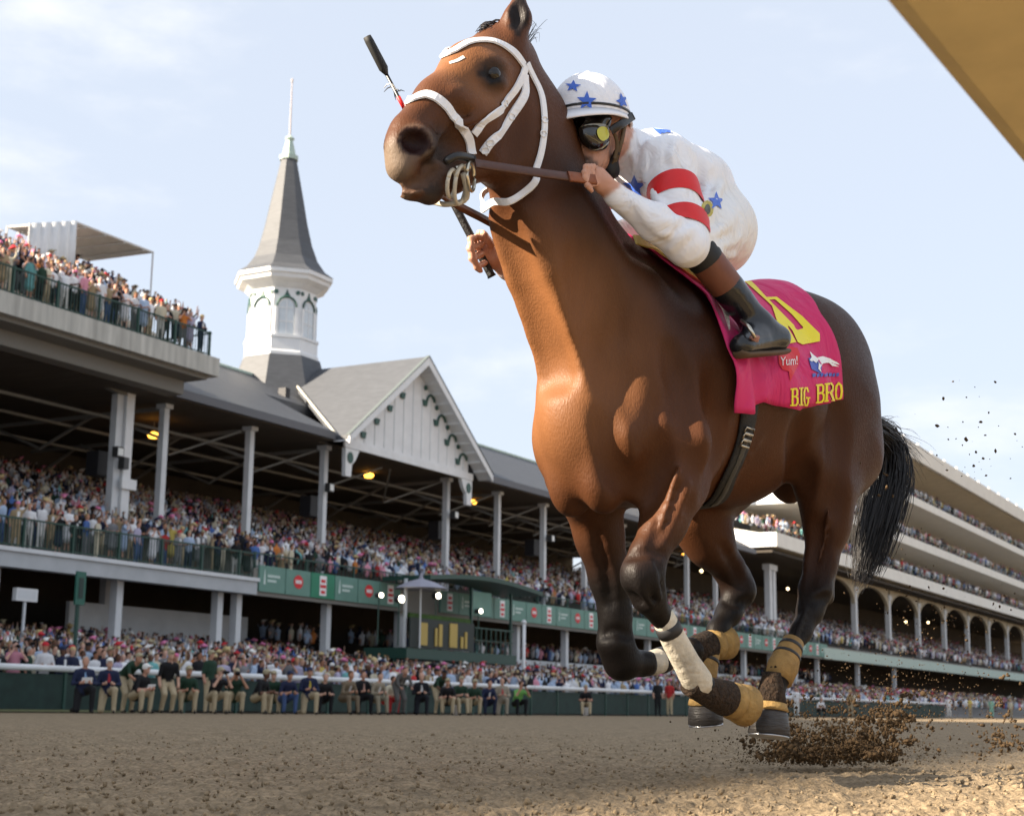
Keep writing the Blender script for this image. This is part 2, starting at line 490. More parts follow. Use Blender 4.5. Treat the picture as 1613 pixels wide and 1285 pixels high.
for s, p in both(668, 224, .050): S.ell(p, (.050, .028, .044), .02)                         # nostril wing
for s, p in both(742, 160, .070): S.ell(p, (.08, .02, .03), .03)
S.ell(hp(643, 226), (.062, .058, .064), .03)
S.ell(hp(634, 262), (.044, .05, .046), .020)
S.ell(hp(630, 234), (.040, .046, .040), .03)                                             # upper lip
S.ell(hp(648, 303), (.052, .04, .022), .012)                                             # lower lip
S.ell(hp(675, 307), (.032, .03, .030), .02)                                              # chin
S.cap(hp(695, 270), .036, hp(652, 286), .026, .02, .9, id=5)   # mouth filled by gum and tongue
for s, p in both(657, 220, .070):
    S.ell(p, (.041, .046, .033), .008, id=4, op=1, rot=[[.9, s*.3, .3], [-s*.35, .93, 0], [-.28, -s*.1, .95]])
for s, p in both(775, 117, .104): S.ell(p, (.027, .020, .017), .010, id=6, op=1)         # eye socket
# ears
e0, e1, e2 = hp(806, 78, .055), hp(815, 30, .062), hp(820, -24, .060)
S.cap(e0, .036, e1, .041, .03, id=7); S.cap(e1, .041, e2, .006, .02, id=7)
S.ell((e1 + e2) / 2 + np.array([.036, .030, -.04]), (.022, .022, .075), .006, id=8, op=1)
f0, f1, f2 = hp(790, 80, -.05), hp(776, 55, -.075), hp(765, 42, -.085)
S.cap(f0, .036, f1, .036, .03, id=8); S.cap(f1, .036, f2, .016, .02, id=8)
# near foreleg
nf = [((.02, .195, .99), .125), ST(1072, 752, .19, 52), ST(1045, 822, .17, 37), ST(1022, 876, .165, 30)]
S.chain(nf, .035, .9, id=1)
S.chain([ST(1019, 876, .165, 28), ST(1014, 908, .165, 30), ST(1022, 940, .165, 25), ST(1038, 966, .16, 16)], .03, id=1)
S.ell(at(1001, 905, .165), (.035, .045, .06), .03, id=1)
S.chain([ST(1038, 966, .16, 15), ST(1083, 1046, .155, 14), ST(1102, 1077, .15, 19), ST(1130, 1096, .15, 15), ST(1150, 1104, .15, 15)], .03, id=1)
# far foreleg
ff = [((.07, -.15, .93), .105), ST(936, 805, -.16, 36), ST(945, 850, -.16, 33), ST(962, 910, -.16, 29), ST(969, 965, -.16, 25)]
S.chain(ff, .06, .95, id=1)
S.chain([ST(969, 965, -.16, 25), ST(969, 1012, -.16, 27), ST(980, 1042, -.16, 27), ST(1012, 1045, -.155, 19)], .03, id=1)
S.chain([ST(1012, 1045, -.155, 16), ST(1070, 1030, -.14, 14), ST(1088, 1024, -.13, 18), ST(1106, 1019, -.13, 15)], .03, id=1)
# near hind leg
S.chain([((-.95, .16, 1.25), .18), ((-.80, .19, 1.03), .105)], .07, .8, id=1)
S.chain([((-1.02, .15, 1.10), .15), ST(1302, 775, .17, 42), ST(1303, 826, .16, 32), ST(1293, 885, .15, 26)], .07, .9, id=1)
S.chain([ST(1293, 885, .15, 26), ST(1284, 930, .145, 25), ST(1276, 962, .14, 20), ST(1262, 994, .14, 16)], .03, .95, id=1)
S.cap(at(1300, 880, .145), .028, at(1301, 940, .14), .030, .03, id=1)
S.chain([ST(1262, 994, .14, 15), ST(1240, 1035, .14, 14), ST(1229, 1058, .14, 18), ST(1219, 1090, .14, 14), ST(1213, 1112, .14, 18)], .03, id=1)
# far hind leg
S.chain([((-.93, -.15, 1.22), .18), ((-.68, -.17, 1.00), .105)], .07, .8, id=1)
S.chain([((-.77, -.16, 1.03), .13), ST(1098, 815, -.15, 42), ST(1118, 855, -.14, 33), ST(1148, 895, -.135, 25)], .07, .9, id=1)
S.chain([ST(1148, 895, -.135, 25), ST(1164, 930, -.13, 25), ST(1148, 965, -.13, 19), ST(1130, 992, -.13, 16)], .03, .95, id=1)
S.cap(at(1168, 900, -.13), .026, at(1178, 930, -.13), .026, .03, id=1)
S.chain([ST(1130, 992, -.13, 14), ST(1112, 1040, -.13, 13), ST(1106, 1062, -.13, 17), ST(1106, 1090, -.13, 13), ST(1110, 1108, -.13, 17)], .03, id=1)


# second pass: grooves between muscles, veins and tendons follow the first surface
PV, PQ, _ = S.mesh(0.02, 1)
PB = BVHTree.FromPolygons([Vector(v) for v in PV], [tuple(int(i) for i in q) for q in PQ])
def on(px, off):
    out = []
    for x, y in px:
        l, nn = hit(PB, x, y, off)
        if l is not None: out.append(np.array(l))
    return out
def line(px, r, depth, k, carve, sym=True, id=0):
    P = on(px, (r - depth) if carve else (depth - r))
    if len(P) < 2: return
    sym = sym and min(p[2] for p in P) > 1.0
    if min(p[2] for p in P) < .85: id = 1
    P = crom(P, 3)
    for f in ((lambda p: p), mir) if sym else ((lambda p: p),):
        for a, b in zip(P[:-1], P[1:]): S.cap(f(a), r, f(b), r, k, 1.0, id, 1 if carve else 0)
for px, r, d in (([(800, 350), (820, 440), (846, 530), (862, 600)], .03, .012), ([(905, 420), (925, 510), (955, 590), (985, 640)], .05, .005), ([(955, 650), (960, 700), (978, 745), (1012, 772)], .022, .014),
                 ([(1052, 690), (1044, 722), (1028, 750), (1014, 795)], .022, .013), ([(1124, 600), (1130, 660), (1128, 720), (1116, 775)], .03, .012), ([(1060, 560), (1075, 620), (1085, 690), (1098, 740)], .03, .008),
                 ([(1262, 665), (1256, 700), (1258, 735), (1268, 765)], .03, .014), ([(1318, 650), (1322, 700), (1318, 750), (1312, 800)], .028, .010), ([(1290, 830), (1286, 880), (1276, 920)], .016, .007),
                 ([(800, 250), (812, 205), (812, 160)], .02, .008), ([(745, 235), (720, 232), (700, 240)], .014, .005)):
    line(px, r * 1.25, d * .8, .05, True)
line([(634, 296), (654, 292), (676, 280), (698, 264)], .012, .011, .010, True, True, 5)
for px, r, d in (([(1062, 768), (1044, 820), (1030, 858)], .018, .010), ([(991, 934), (1012, 946), (1038, 942)], .014, .007), ([(990, 878), (1016, 870), (1046, 872)], .014, .006), ([(1036, 882), (1034, 910), (1042, 944)], .012, .007),
                 ([(938, 838), (953, 895), (962, 948)], .016, .009), ([(948, 1000), (970, 994), (992, 1002)], .013, .006), ([(1302, 838), (1301, 880), (1298, 915)], .014, .012), ([(1265, 940), (1282, 946), (1304, 940)], .012, .006), ([(1276, 955), (1264, 985), (1254, 1004)], .010, .006),
                 ([(1136, 858), (1158, 896), (1168, 922)], .014, .009), ([(1140, 946), (1158, 952), (1180, 946)], .012, .006)):
    line(px, r, d, .016, True)
for px, r, d in (([(1070, 735), (1056, 780), (1040, 832)], .006, .005), ([(1086, 760), (1068, 812), (1052, 850)], .0055, .0045), 
                 ([(705, 180), (698, 205), (682, 232)], .004, .003), ([(760, 175), (735, 190), (712, 188)], .004, .003),
                 ([(1306, 800), (1298, 850), (1288, 890)], .006, .005), ([(1270, 960), (1258, 990), (1250, 1010)], .006, .005), ([(1200, 690), (1170, 730), (1150, 765)], .005, .0035), ([(1002, 900), (1010, 930), (1028, 955)], .008, .006), ([(1030, 890), (1034, 920), (1040, 945)], .007, .006)):
    line(px, r, d, .014, False)
HV, HQ, HID = S.mesh(0.0095, 2)
def sstep(a, b, x): t = np.clip((x - a) / (b - a), 0, 1); return t * t * (3 - 2 * t)
coat = np.array([.080, .0285, .0105]); dark = np.array([.0085, .0062, .0055])
c = np.tile(coat, (len(HV), 1))
def blend(c, col, w): return c * (1 - w[:, None]) + np.array(col) * w[:, None]
def near(p, r0, r1): return 1 - sstep(r0, r1, np.linalg.norm(HV - p, axis=1))
c = blend(c, (.028, .0105, .0050), sstep(1.00, 1.50, HV[:, 2]) * (1 - sstep(-.10, .12, HV[:, 0] - (.22 + .55 * (HV[:, 2] - 1.2)))) * (1 - sstep(1.75, 1.92, HV[:, 2])) * .85)      # darker topline, plus shade of neck and shoulder put into the coat
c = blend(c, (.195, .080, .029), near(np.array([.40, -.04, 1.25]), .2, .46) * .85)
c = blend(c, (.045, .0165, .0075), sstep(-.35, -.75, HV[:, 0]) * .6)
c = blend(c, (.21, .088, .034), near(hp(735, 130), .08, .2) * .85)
leg = (HID == 1)
c = blend(c, dark, leg * sstep(.80, .56, HV[:, 2]))
c = blend(c, (.030, .021, .016), near(hp(692, 240, .06), .035, .10) * .85)                      # dark sides of the muzzle
c = blend(c, (.030, .021, .016), near(mir(hp(692, 240, .06)), .035, .10) * .85)
c = blend(c, (.20, .155, .115), near(hp(614, 258), .035, .085) * .75)                              # pale nose and upper lip
c = blend(c, (.030, .026, .024), near(hp(676, 304, .02), .025, .06) * .85)                          # grey chin
c = blend(c, (.22, .17, .12), near(hp(636, 304), .010, .032) * .6)
for s, p in both(775, 117, .09): c = blend(c, (.018, .012, .009), near(p, .028, .078) * .88)
c = blend(c, (.03, .016, .01), near(hp(712, 232, .07), .03, .11) * .6)
c[HID == 4] = (.016, .004, .003); c[HID == 5] = (.10, .055, .035); c[HID == 6] = (.008, .006, .006); c[HID == 8] = (.012, .008, .007)
for p in crom(on([(630, 297), (646, 294), (662, 288), (680, 278), (700, 264), (712, 256)], 0), 6): c = blend(c, (.010, .006, .005), near(p, .003, .010) * .9)
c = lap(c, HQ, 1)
for s_, p in both(657, 220, .070): c = blend(c, (.15, .105, .075), np.clip(1 - np.abs(np.linalg.norm(HV - p, axis=1) - .050) / .012, 0, 1) * (HID != 4) * .55)
coat_m = mat('bay_coat', None, rough=.46, spec=.19, attr=True, noise=.30, nscale=5, bump=.16, bscale=200, stretch=(1, 1, .35))
nt = coat_m.node_tree; _rn = nt.nodes.new('ShaderNodeTexNoise'); _rn.inputs['Scale'].default_value = 320; _rn.inputs['Detail'].default_value = 3
_rm = nt.nodes.new('ShaderNodeMapRange'); _rm.inputs['From Min'].default_value = .35; _rm.inputs['From Max'].default_value = .65; _rm.inputs['To Min'].default_value = .42; _rm.inputs['To Max'].default_value = .60
nt.links.new(_rn.outputs['Fac'], _rm.inputs['Value']); nt.links.new(_rm.outputs['Result'], nt.nodes['Principled BSDF'].inputs['Roughness'])
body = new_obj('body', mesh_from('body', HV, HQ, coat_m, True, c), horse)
HB = BVHTree.FromPolygons([Vector(v) for v in HV], [tuple(int(i) for i in q) for q in HQ])

# eyes
eye_m = mat('eye', (.008, .005, .004), rough=.05, spec=.5)
for s in (1, -1):
    e = hp(775, 117, .080); e = np.array([e[0], s * e[1], e[2]])
    mb = MB(); prof = [(.026 * math.sin(a), .026 * -math.cos(a)) for a in np.linspace(.02, math.pi - .02, 12)]
    mb.lathe(prof, 16)
    o = mb.build('eye', eye_m, horse, True); o.location = e
# ---- straps
def ribbon(pts, nors, w, th, closed=False):
    """flat strap along pts, lying against the surface whose normals are nors"""
    mb = MB(); V, F = [], []; n = len(pts)
    for i in range(n):
        a = pts[(i + 1) % n] if (closed or i + 1 < n) else pts[i]
        b = pts[(i - 1) % n] if (closed or i > 0) else pts[i]
        t = Vector(a) - Vector(b); t.normalize(); nn = Vector(nors[i]).normalized(); s = t.cross(nn).normalized(); nn = s.cross(t).normalized()
        p = Vector(pts[i])
        ww = w[i] if hasattr(w, '__len__') else w
        V += [p - s * ww / 2, p - s * ww * .42 + nn * th, p + s * ww * .42 + nn * th, p + s * ww / 2]
    for i in range(n if closed else n - 1):
        j = (i + 1) % n
        for k in range(4): F.append((4 * i + k, 4 * j + k, 4 * j + (k + 1) % 4, 4 * i + (k + 1) % 4))
    if not closed: F += [(3, 2, 1, 0), tuple(4 * (n - 1) + k for k in range(4))]
    return mb.add(V, F)
def surf(p, off=.002, bvh=None):
    loc, nor, i, d = (bvh or HB).find_nearest(Vector(p)); 
    return np.array(loc + nor * off), np.array(nor)
def strap(name, px, w, m_, parent, th=.006, both=True, over=True, n=6, bvh=None, off=.003):
    """strap laid over the head through photo pixels on the near side, carried round to the far side"""
    P = []
    for x, y in px:
        l, nn = hit(HB, x, y)
        if l is None: l, nn = surf(at(x, y, .05)); 
        P.append(np.array(l))
    if both:
        Q = [mir(p) for p in P]
        P = (Q[::-1] + P) if over else P
    C_ = crom(P, n); pts, nor = [], []
    for p in C_:
        a, b = surf(p, off); pts.append(a); nor.append(b)
    return ribbon(pts, nor, w, th).build(name, m_, parent, False)
white_m = mat('white_strap', (.80, .80, .82), rough=.42, spec=.45, noise=.08, nscale=30)
leather_m = mat('brown_leather', (.075, .026, .014), rough=.42, spec=.5, noise=.3, nscale=40)
black_m = mat('black_leather', (.010, .009, .009), rough=.35, spec=.5, noise=.3, nscale=30)
steel_m = mat('bit_steel', (.62, .58, .48), rough=.3, metal=1.0, noise=.3, nscale=60)
bridle = new_obj('bridle', None, horse)
strap('noseband', [(650, 158), (672, 150), (700, 165), (722, 192), (738, 218), (744, 245)], .028, white_m, bridle, .005)
strap('browband', [(715, 82), (740, 68), (775, 66), (805, 80), (824, 103)], .024, white_m, bridle, .005)
for px, w in (([(827, 105), (820, 125), (796, 160), (770, 185), (746, 212)], .025), ([(826, 118), (826, 150), (800, 190), (775, 222), (760, 242)], .027)):
    o = strap('cheek_strap', px, w, white_m, bridle, .0045, both=False)
    o2 = o.copy(); COL.objects.link(o2); o2.scale = (1, -1, 1)
tl = [np.array(hit(HB, x, y)[0]) for x, y in ((829, 100), (848, 140), (856, 180), (854, 225), (845, 262))]
tl += [np.array(hit(HB, 838, 285)[0] if hit(HB, 838, 285)[0] else at(838, 285, .08)) + (.012, .025, -.01), at(822, 306, .075), at(800, 318, .05), at(778, 318, .0)]
full = [mir(p) for p in tl[:-1]][::1]
loop = tl + full[::-1]
loop_c = crom(loop, 6); nrm = []
for p in loop_c: nrm.append(surf(p)[1])
pp = [np.array(surf(p, .003)[0]) if i < 28 or i > len(loop_c) - 29 else p for i, p in enumerate(loop_c)]
ribbon(pp, nrm, .022, .005).build('throat_latch', white_m, bridle, False)
for x, y in ((855, 190), (853, 212), (771, 225), (764, 237), (793, 163), (803, 185)):
    l, nn = hit(HB, x, y)
    if l:
        t = Vector(surf(l)[1]); s_ = t.cross(Vector((0, 0, 1))).normalized(); q = t.cross(s_)
        mb = MB(); ring = [np.array(l + t * .009 + (s_ * math.cos(a) + q * math.sin(a)) * (.011 if abs(math.cos(a))>.5 else .009)) for a in np.linspace(0, 2 * math.pi, 13)]
        mb.tube(ring, .0022, 5).build('buckle', white_m, bridle, True)
bit_c = at(742, 262, .085)
def ring_tube(c_, r, ax1, ax2, tr, n=24, full=2 * math.pi):
    return [np.array(c_) + r * (np.array(ax1) * math.cos(a) + np.array(ax2) * math.sin(a)) for a in np.linspace(0, full, n)], tr
bit = new_obj('bit', None, horse)
for s in (1, -1):
    c0 = np.array([bit_c[0], s * bit_c[1], bit_c[2]])
    p, r = ring_tube(c0 + (.0, 0, -.03), .040, (.86, s * .5, 0), (0, 0, 1), .0055)
    MB().tube(p, r, 7).build('bit_ring', steel_m, bit, True)
MB().tube([bit_c * (1, -1, 1), bit_c + (.03, -.085, .0), bit_c], .008, 8).build('mouthpiece', steel_m, bit, True)
for dx, dz, rr in ((.02, -.055, .05), (.055, -.06, .035)):
    c0 = bit_c + (dx, -.02, dz)
    p, r = ring_tube(c0, rr, (.85, .5, .1), (-.1, .2, 1), .006)
    MB().tube(p, r, 7).build('rein_loop', mat('cream_rope', (.55, .50, .40), .6, noise=.3), bit, True)
MB().tube(crom([bit_c + (.03, .0, -.03), at(735, 312, .05), at(705, 322, .0), at(680, 318, -.05)], 5), .008, 8).build('chin_strap', mat('cream_rope', (.55, .50, .40)), bit, True)
MB().tube(crom([at(745, 250, .09), at(720, 246, .10), at(700, 256, .085)], 5), [.012] * 10 + [.008], 8).build('bit_guard', black_m, bit, True)
l_, n_ = hit(HB, 715, 98)
strap('blaze', [(708, 100), (720, 96), (731, 90)], .012, mat('white_hair', (.6, .57, .53), .7), horse, .001, both=False, off=.001)
# ------------------------------------------------------------------ the jockey (in horse space)
jockey = new_obj('jockey', None, loc=(HM[0], HM[1], 0), rotz=HA + math.pi)
tag(jockey, 'jockey in white silks with blue stars and red armbands crouching on the bay horse', 'person')
J = SDF()
def a_(x, y, v): return at(x, y, v)
kneeL = a_(1082, 372, .27); ankL = a_(1196, 516, .335)
shL = a_(1046, 262, .15); elL = a_(1082, 388, .30); wrL = a_(968, 304, .20)
chest = np.array([.02, 0, shL[2] - .02]); 
pel = a_(1099, 358, 0)
mid = a_(1082, 300, 0)
hipL = np.array([pel[0] + .02, .10, pel[2] - .03])
J.cap(pel, .115, mid, .118, .06, 1.2, id=2)
J.cap(mid, .122, a_(1032, 262, 0), .118, .08, 1.2, id=0)
J.cap(pel, .115, pel + (-.03, 0, -.05), .11, .06, 1.2, id=2)
J.cap(shL, .085, mir(shL), .085, .06, id=0)
J.ell(pel + (-.035, .075, -.045), (.115, .085, .115), .05, id=2); J.ell(pel + (-.035, -.075, -.045), (.115, .085, .115), .05, id=2)
# neck and head
hd = a_(948, 208, .05)
J.cap(a_(1020, 246, .02), .075, a_(972, 228, .04), .060, .05, id=0)
J.cap(a_(990, 236, .035), .058, hd, .055, .03, id=1)
J.ell(hd + (.005, 0, .01), (.100, .078, .105), .03, id=1)
J.ell(a_(935, 248, .055), (.058, .050, .055), .03, id=1)                      # jaw
J.ell(a_(925, 262, .058), (.032, .030, .028), .02, id=6)                      # chin
J.cap(a_(913, 222, .05), .010, a_(904, 243, .052), .018, .015, id=1)          # nose
J.cap(a_(917, 255, .03), .012, a_(924, 256, .085), .010, .01, id=6)           # moustache
e_ = a_(980, 214, .12)
J.ell(e_ + (0, .0, 0), (.018, .012, .032), .008, id=1); J.ell(mir(e_) + (0, .1, 0), (.018, .012, .032), .008, id=1)
# left arm, hand on the rein
J.cap(shL + (0, .02, 0), .082, (shL + elL) / 2, .068, .05, id=0); J.cap((shL + elL) / 2, .068, elL, .058, .04, id=0)
J.cap(elL, .058, (elL * .55 + wrL * .45), .052, .03, id=0); J.cap(elL * .55 + wrL * .45, .052, wrL + (-.01, 0, -.01), .036, .03, id=0)
J.cap(wrL, .027, a_(952, 290, .185), .030, .02, id=1)
J.ell(a_(945, 283, .180), (.036, .020, .040), .015, id=1)
for i, (x, y, x2, y2, x3, y3) in enumerate([(936, 262, 922, 262, 926, 276), (934, 271, 919, 271, 926, 284), (935, 281, 920, 281, 928, 292), (938, 290, 924, 292, 932, 301)]):
    J.chain([(a_(x, y, .19), .0092), (a_(x2, y2, .205), .0085), (a_(x3, y3, .20), .008)], .003, id=1)
J.chain([(a_(952, 278, .16), .012), (a_(938, 266, .15), .0105), (a_(926, 268, .155), .009)], .006, id=1)
# right arm, reaching forward beyond the neck
shR = mir(shL); elR = np.array([.03, -.35, 1.60]); wrR = a_(802, 424, -.29)
J.cap(shR + (0, -.02, 0), .082, elR, .058, .05, id=0); J.cap(elR, .055, wrR, .038, .03, id=5)
J.cap(wrR, .028, a_(780, 408, -.295), .032, .02, id=1)
J.ell(a_(772, 398, -.300), (.040, .024, .046), .015, id=1)
for (x, y, x2, y2, x3, y3, rr) in [(760, 372, 741, 376, 743, 388, .0105), (758, 386, 740, 391, 745, 402, .0115), (759, 400, 743, 407, 750, 415, .0115), (764, 414, 751, 421, 757, 427, .0105)]:
    J.chain([(a_(x, y, -.285), rr), (a_(x2, y2, -.275), rr), (a_(x3, y3, -.27), rr * .9)], .006, id=1)
J.chain([(a_(774, 385, -.27), .013), (a_(762, 369, -.265), .012), (a_(755, 366, -.275), .010)], .006, id=1)
# legs
for s in (1, -1):
    q = (lambda p: p) if s > 0 else mir
    J.cap(q(hipL), .125, q(hipL * .45 + kneeL * .55), .098, .06, id=2); J.cap(q(hipL * .45 + kneeL * .55), .092, q(kneeL), .056, .05, id=2)
    J.cap(q(kneeL), .048, q(kneeL * .6 + ankL * .4), .046, .03, id=2); J.cap(q(kneeL * .6 + ankL * .4), .044, q(ankL), .034, .03, id=4)
_PB = PB
PV, PQ, _ = J.mesh(0.016, 1); PB = BVHTree.FromPolygons([Vector(v) for v in PV], [tuple(int(i) for i in q) for q in PQ])
for px, r, i_ in (([(1000, 246), (1006, 270), (1004, 300)], .012, 0), ([(1022, 225), (1016, 262), (1022, 300)], .010, 0), ([(1066, 222), (1060, 242), (1062, 258)], .010, 0), ([(1104, 244), (1112, 270), (1112, 296)], .011, 0), ([(1118, 262), (1114, 300), (1104, 330)], .012, 0),
                  ([(1136, 290), (1124, 318), (1112, 345)], .012, 2), ([(1158, 340), (1140, 358), (1120, 372)], .012, 2), ([(1166, 372), (1146, 384), (1126, 388)], .012, 2), ([(1154, 404), (1140, 402), (1126, 398)], .010, 2), ([(1000, 318), (1022, 336), (1046, 346)], .009, 0), ([(1012, 338), (1036, 362), (1060, 372)], .009, 0),
                  ([(1034, 352), (1056, 352), (1074, 346)], .009, 0), ([(1058, 392), (1074, 372), (1090, 362)], .010, 0), ([(1006, 300), (1020, 306), (1034, 304)], .008, 0), ([(1030, 300), (1036, 318), (1044, 330)], .008, 0)):
    P = on(px, -r * .35)
    if len(P) > 1:
        P = crom(P, 3)
        for a, b in zip(P[:-1], P[1:]): J.cap(a, r, b, r, .020, 1.0, i_)
JV, JQ, JID = J.mesh(0.0062, 2)
JC = {0: (.80, .80, .83), 1: (.52, .27, .185), 2: (.76, .75, .74), 4: (.02, .02, .022), 5: (.80, .66, .66), 6: (.10, .06, .045)}
jc = np.array([JC[int(i)] for i in JID])
jn = np.linalg.norm
jc = lap(jc, JQ, 3)
def cloth_mat(name, rough=.55, ws=26, st=.5, **kw):
    """cloth with soft folds: two wave bands of relief plus fine weave"""
    M = mat(name, kw.pop('color', None), rough=rough, spec=.3, **kw)
    nt = M.node_tree; b = nt.nodes['Principled BSDF']
    tc = nt.nodes.new('ShaderNodeTexCoord'); n1 = nt.nodes.new('ShaderNodeTexNoise'); n1.inputs['Scale'].default_value = ws
    n1.inputs['Detail'].default_value = 3; n1.inputs['Distortion'].default_value = 1.4
    mp = nt.nodes.new('ShaderNodeMapping'); mp.inputs['Rotation'].default_value = (.3, .7, .4); mp.inputs['Scale'].default_value = (1, .35, .5)
    nt.links.new(tc.outputs['Object'], mp.inputs['Vector']); nt.links.new(mp.outputs['Vector'], n1.inputs['Vector'])
    bp = nt.nodes.new('ShaderNodeBump'); bp.inputs['Strength'].default_value = st; bp.inputs['Distance'].default_value = .03
    nt.links.new(n1.outputs['Fac'], bp.inputs['Height']); nt.links.new(bp.outputs['Normal'], b.inputs['Normal'])
    return M
silk_m = cloth_mat('jockey_body', .5, 11, .9, attr=True)
jbody = new_obj('body', mesh_from('jockey_body', JV, JQ, silk_m, True, jc), jockey)
JB = BVHTree.FromPolygons([Vector(v) for v in JV], [tuple(int(i) for i in q) for q in JQ])
# helmet: dome with cloth cover, short peak, dark band
hc = a_(930, 186, .05)
hx = np.array([.97, .10, -.10]); hx /= jn(hx); hz = np.array([.08, .0, .99]); hz -= hx * (hz @ hx); hz /= jn(hz); hy = np.cross(hz, hx)
def dome(scale, z0, ns=16, nt_=28):
    V, F = [], []
    for i in range(ns + 1):
        ph = z0 + (math.pi / 2 - z0) * i / ns
        for k in range(nt_):
            th = 2 * math.pi * k / nt_
            rr = math.cos(ph)
            p = hc + scale * (hx * .142 * rr * math.cos(th) + hy * .118 * rr * math.sin(th) + hz * .140 * math.sin(ph))
            V.append(p)
    for i in range(ns):
        for k in range(nt_):
            F.append((i * nt_ + k, i * nt_ + (k + 1) % nt_, (i + 1) * nt_ + (k + 1) % nt_, (i + 1) * nt_ + k))
    return V, F
capm = cloth_mat('white_cap', .5, 20, .25, color=(.80, .80, .84))
V, F = dome(1.0, -.18)
helm = new_obj('helmet', mesh_from('helmet', V, F, capm, True), jockey)
HBV = BVHTree.FromPolygons([Vector(v) for v in V], F)
mb = MB(); V = []; F = []; n = 40
for k in range(n):
    th = 2 * math.pi * k / n; fr = max(0, math.cos(th)) ** 1.5
    for (e, dz, t) in ((.99, -.006, 0), (1.04 + .20 * fr, -.020 - .022 * fr, 0), (1.04 + .20 * fr, -.026 - .022 * fr, 0), (.97, -.026, 0)):
        V.append(hc + e * (hx * .142 * math.cos(th) + hy * .118 * math.sin(th)) + hz * dz)
for k in range(n):
    for j in range(4): F.append((4 * k + j, 4 * ((k + 1) % n) + j, 4 * ((k + 1) % n) + (j + 1) % 4, 4 * k + (j + 1) % 4))
mb.add(V, F).build('helmet_peak', mat('white_peak', (.80, .80, .83), .4), helm, True)
MB().tube([hc + hz * .137, hc + hz * .147], [.012, .009], 10).build('cap_button', capm, helm, True)
def hring(e, z, t0=0, t1=2 * math.pi, n=40): return [hc + e * (hx * .142 * math.cos(t) + hy * .118 * math.sin(t)) + hz * z for t in np.linspace(t0, t1, n)]
rg = hring(1.0, .004, -2.6, 2.6); ribbon(rg, [p - hc for p in rg], .008, .003).build('cap_band', black_m, helm, True)
# goggles and chin strap
gog = new_obj('goggles', None, jockey)
rg = crom([a_(962, 206, .145), a_(978, 196, .165), a_(997, 183, .160)], 8); ribbon(rg, [p - hd for p in rg], .026, .004).build('strap', black_m, gog, True)
rg = [mir(p) + (0, .1, 0) for p in rg]; ribbon(rg, [p - hd for p in rg], .026, .004).build('strap', black_m, gog, True)
G = SDF(); G.ell(hd + (.078, 0, .0), (.045, .098, .046), .02); G.ell(a_(936, 215, .105), (.062, .034, .046), .03)
GV, GQ, _ = G.mesh(.006, 1)
new_obj('frame', mesh_from('goggle_frame', GV, GQ, mat('goggle_black', (.008, .008, .008), .12, .6, coat=.5), True), gog)
GB = BVHTree.FromPolygons([Vector(v) for v in GV], [tuple(int(i) for i in q) for q in GQ])
for pts, m_ in ([[(916, 200), (945, 195), (962, 203), (960, 222), (945, 235), (920, 234), (910, 216)], mat('goggle_lens', (.16, .15, .10), .08, .8, coat=.8)], [[(940, 205), (949, 200), (957, 206), (957, 217), (948, 222), (941, 215)], mat('lens_tint', (.50, .48, .05), .15)]):
    cc = np.mean(pts, axis=0); V, F = [], []
    o_ = .002 if 'lens_t' not in m_.name else .0035
    ctr = hit(GB, *cc, o_)[0]
    if ctr is None: continue
    V = [ctr]; N = 24; P2 = crom([np.array(p, float) for p in pts], 4, True)
    for q in P2:
        l, _n = hit(GB, q[0], q[1], o_); V.append(l if l else ctr)
    for fr in ():
        pass
    F = [(0, i + 1, (i + 1) % len(P2) + 1) for i in range(len(P2))]
    new_obj('lens', mesh_from('lens', V, F, m_, True), gog)
cs = crom([a_(984, 196, .135), a_(978, 225, .135), a_(970, 250, .115), a_(960, 268, .085)], 6)
ribbon(cs, [p - hd for p in cs], .016, .004).build('chin_strap', mat('brown_web', (.10, .06, .025), .7), jockey, True)
cs = crom([a_(963, 200, .142), a_(972, 225, .135), a_(968, 250, .12)], 6)
ribbon(cs, [p - hd for p in cs], .012, .004).build('chin_strap', mat('brown_web', (.10, .06, .025), .7), jockey, True)
CS = SDF(); CS.ell(a_(964, 268, .085), (.028, .022, .030), .01); CS.cap(a_(964, 262, .09), .014, a_(972, 240, .12), .012, .02)
V, Q, _ = CS.mesh(.006, 1); new_obj('chin_cup', mesh_from('chin_cup', V, Q, mat('chin_cup', (.012, .011, .012), .5), True), jockey)
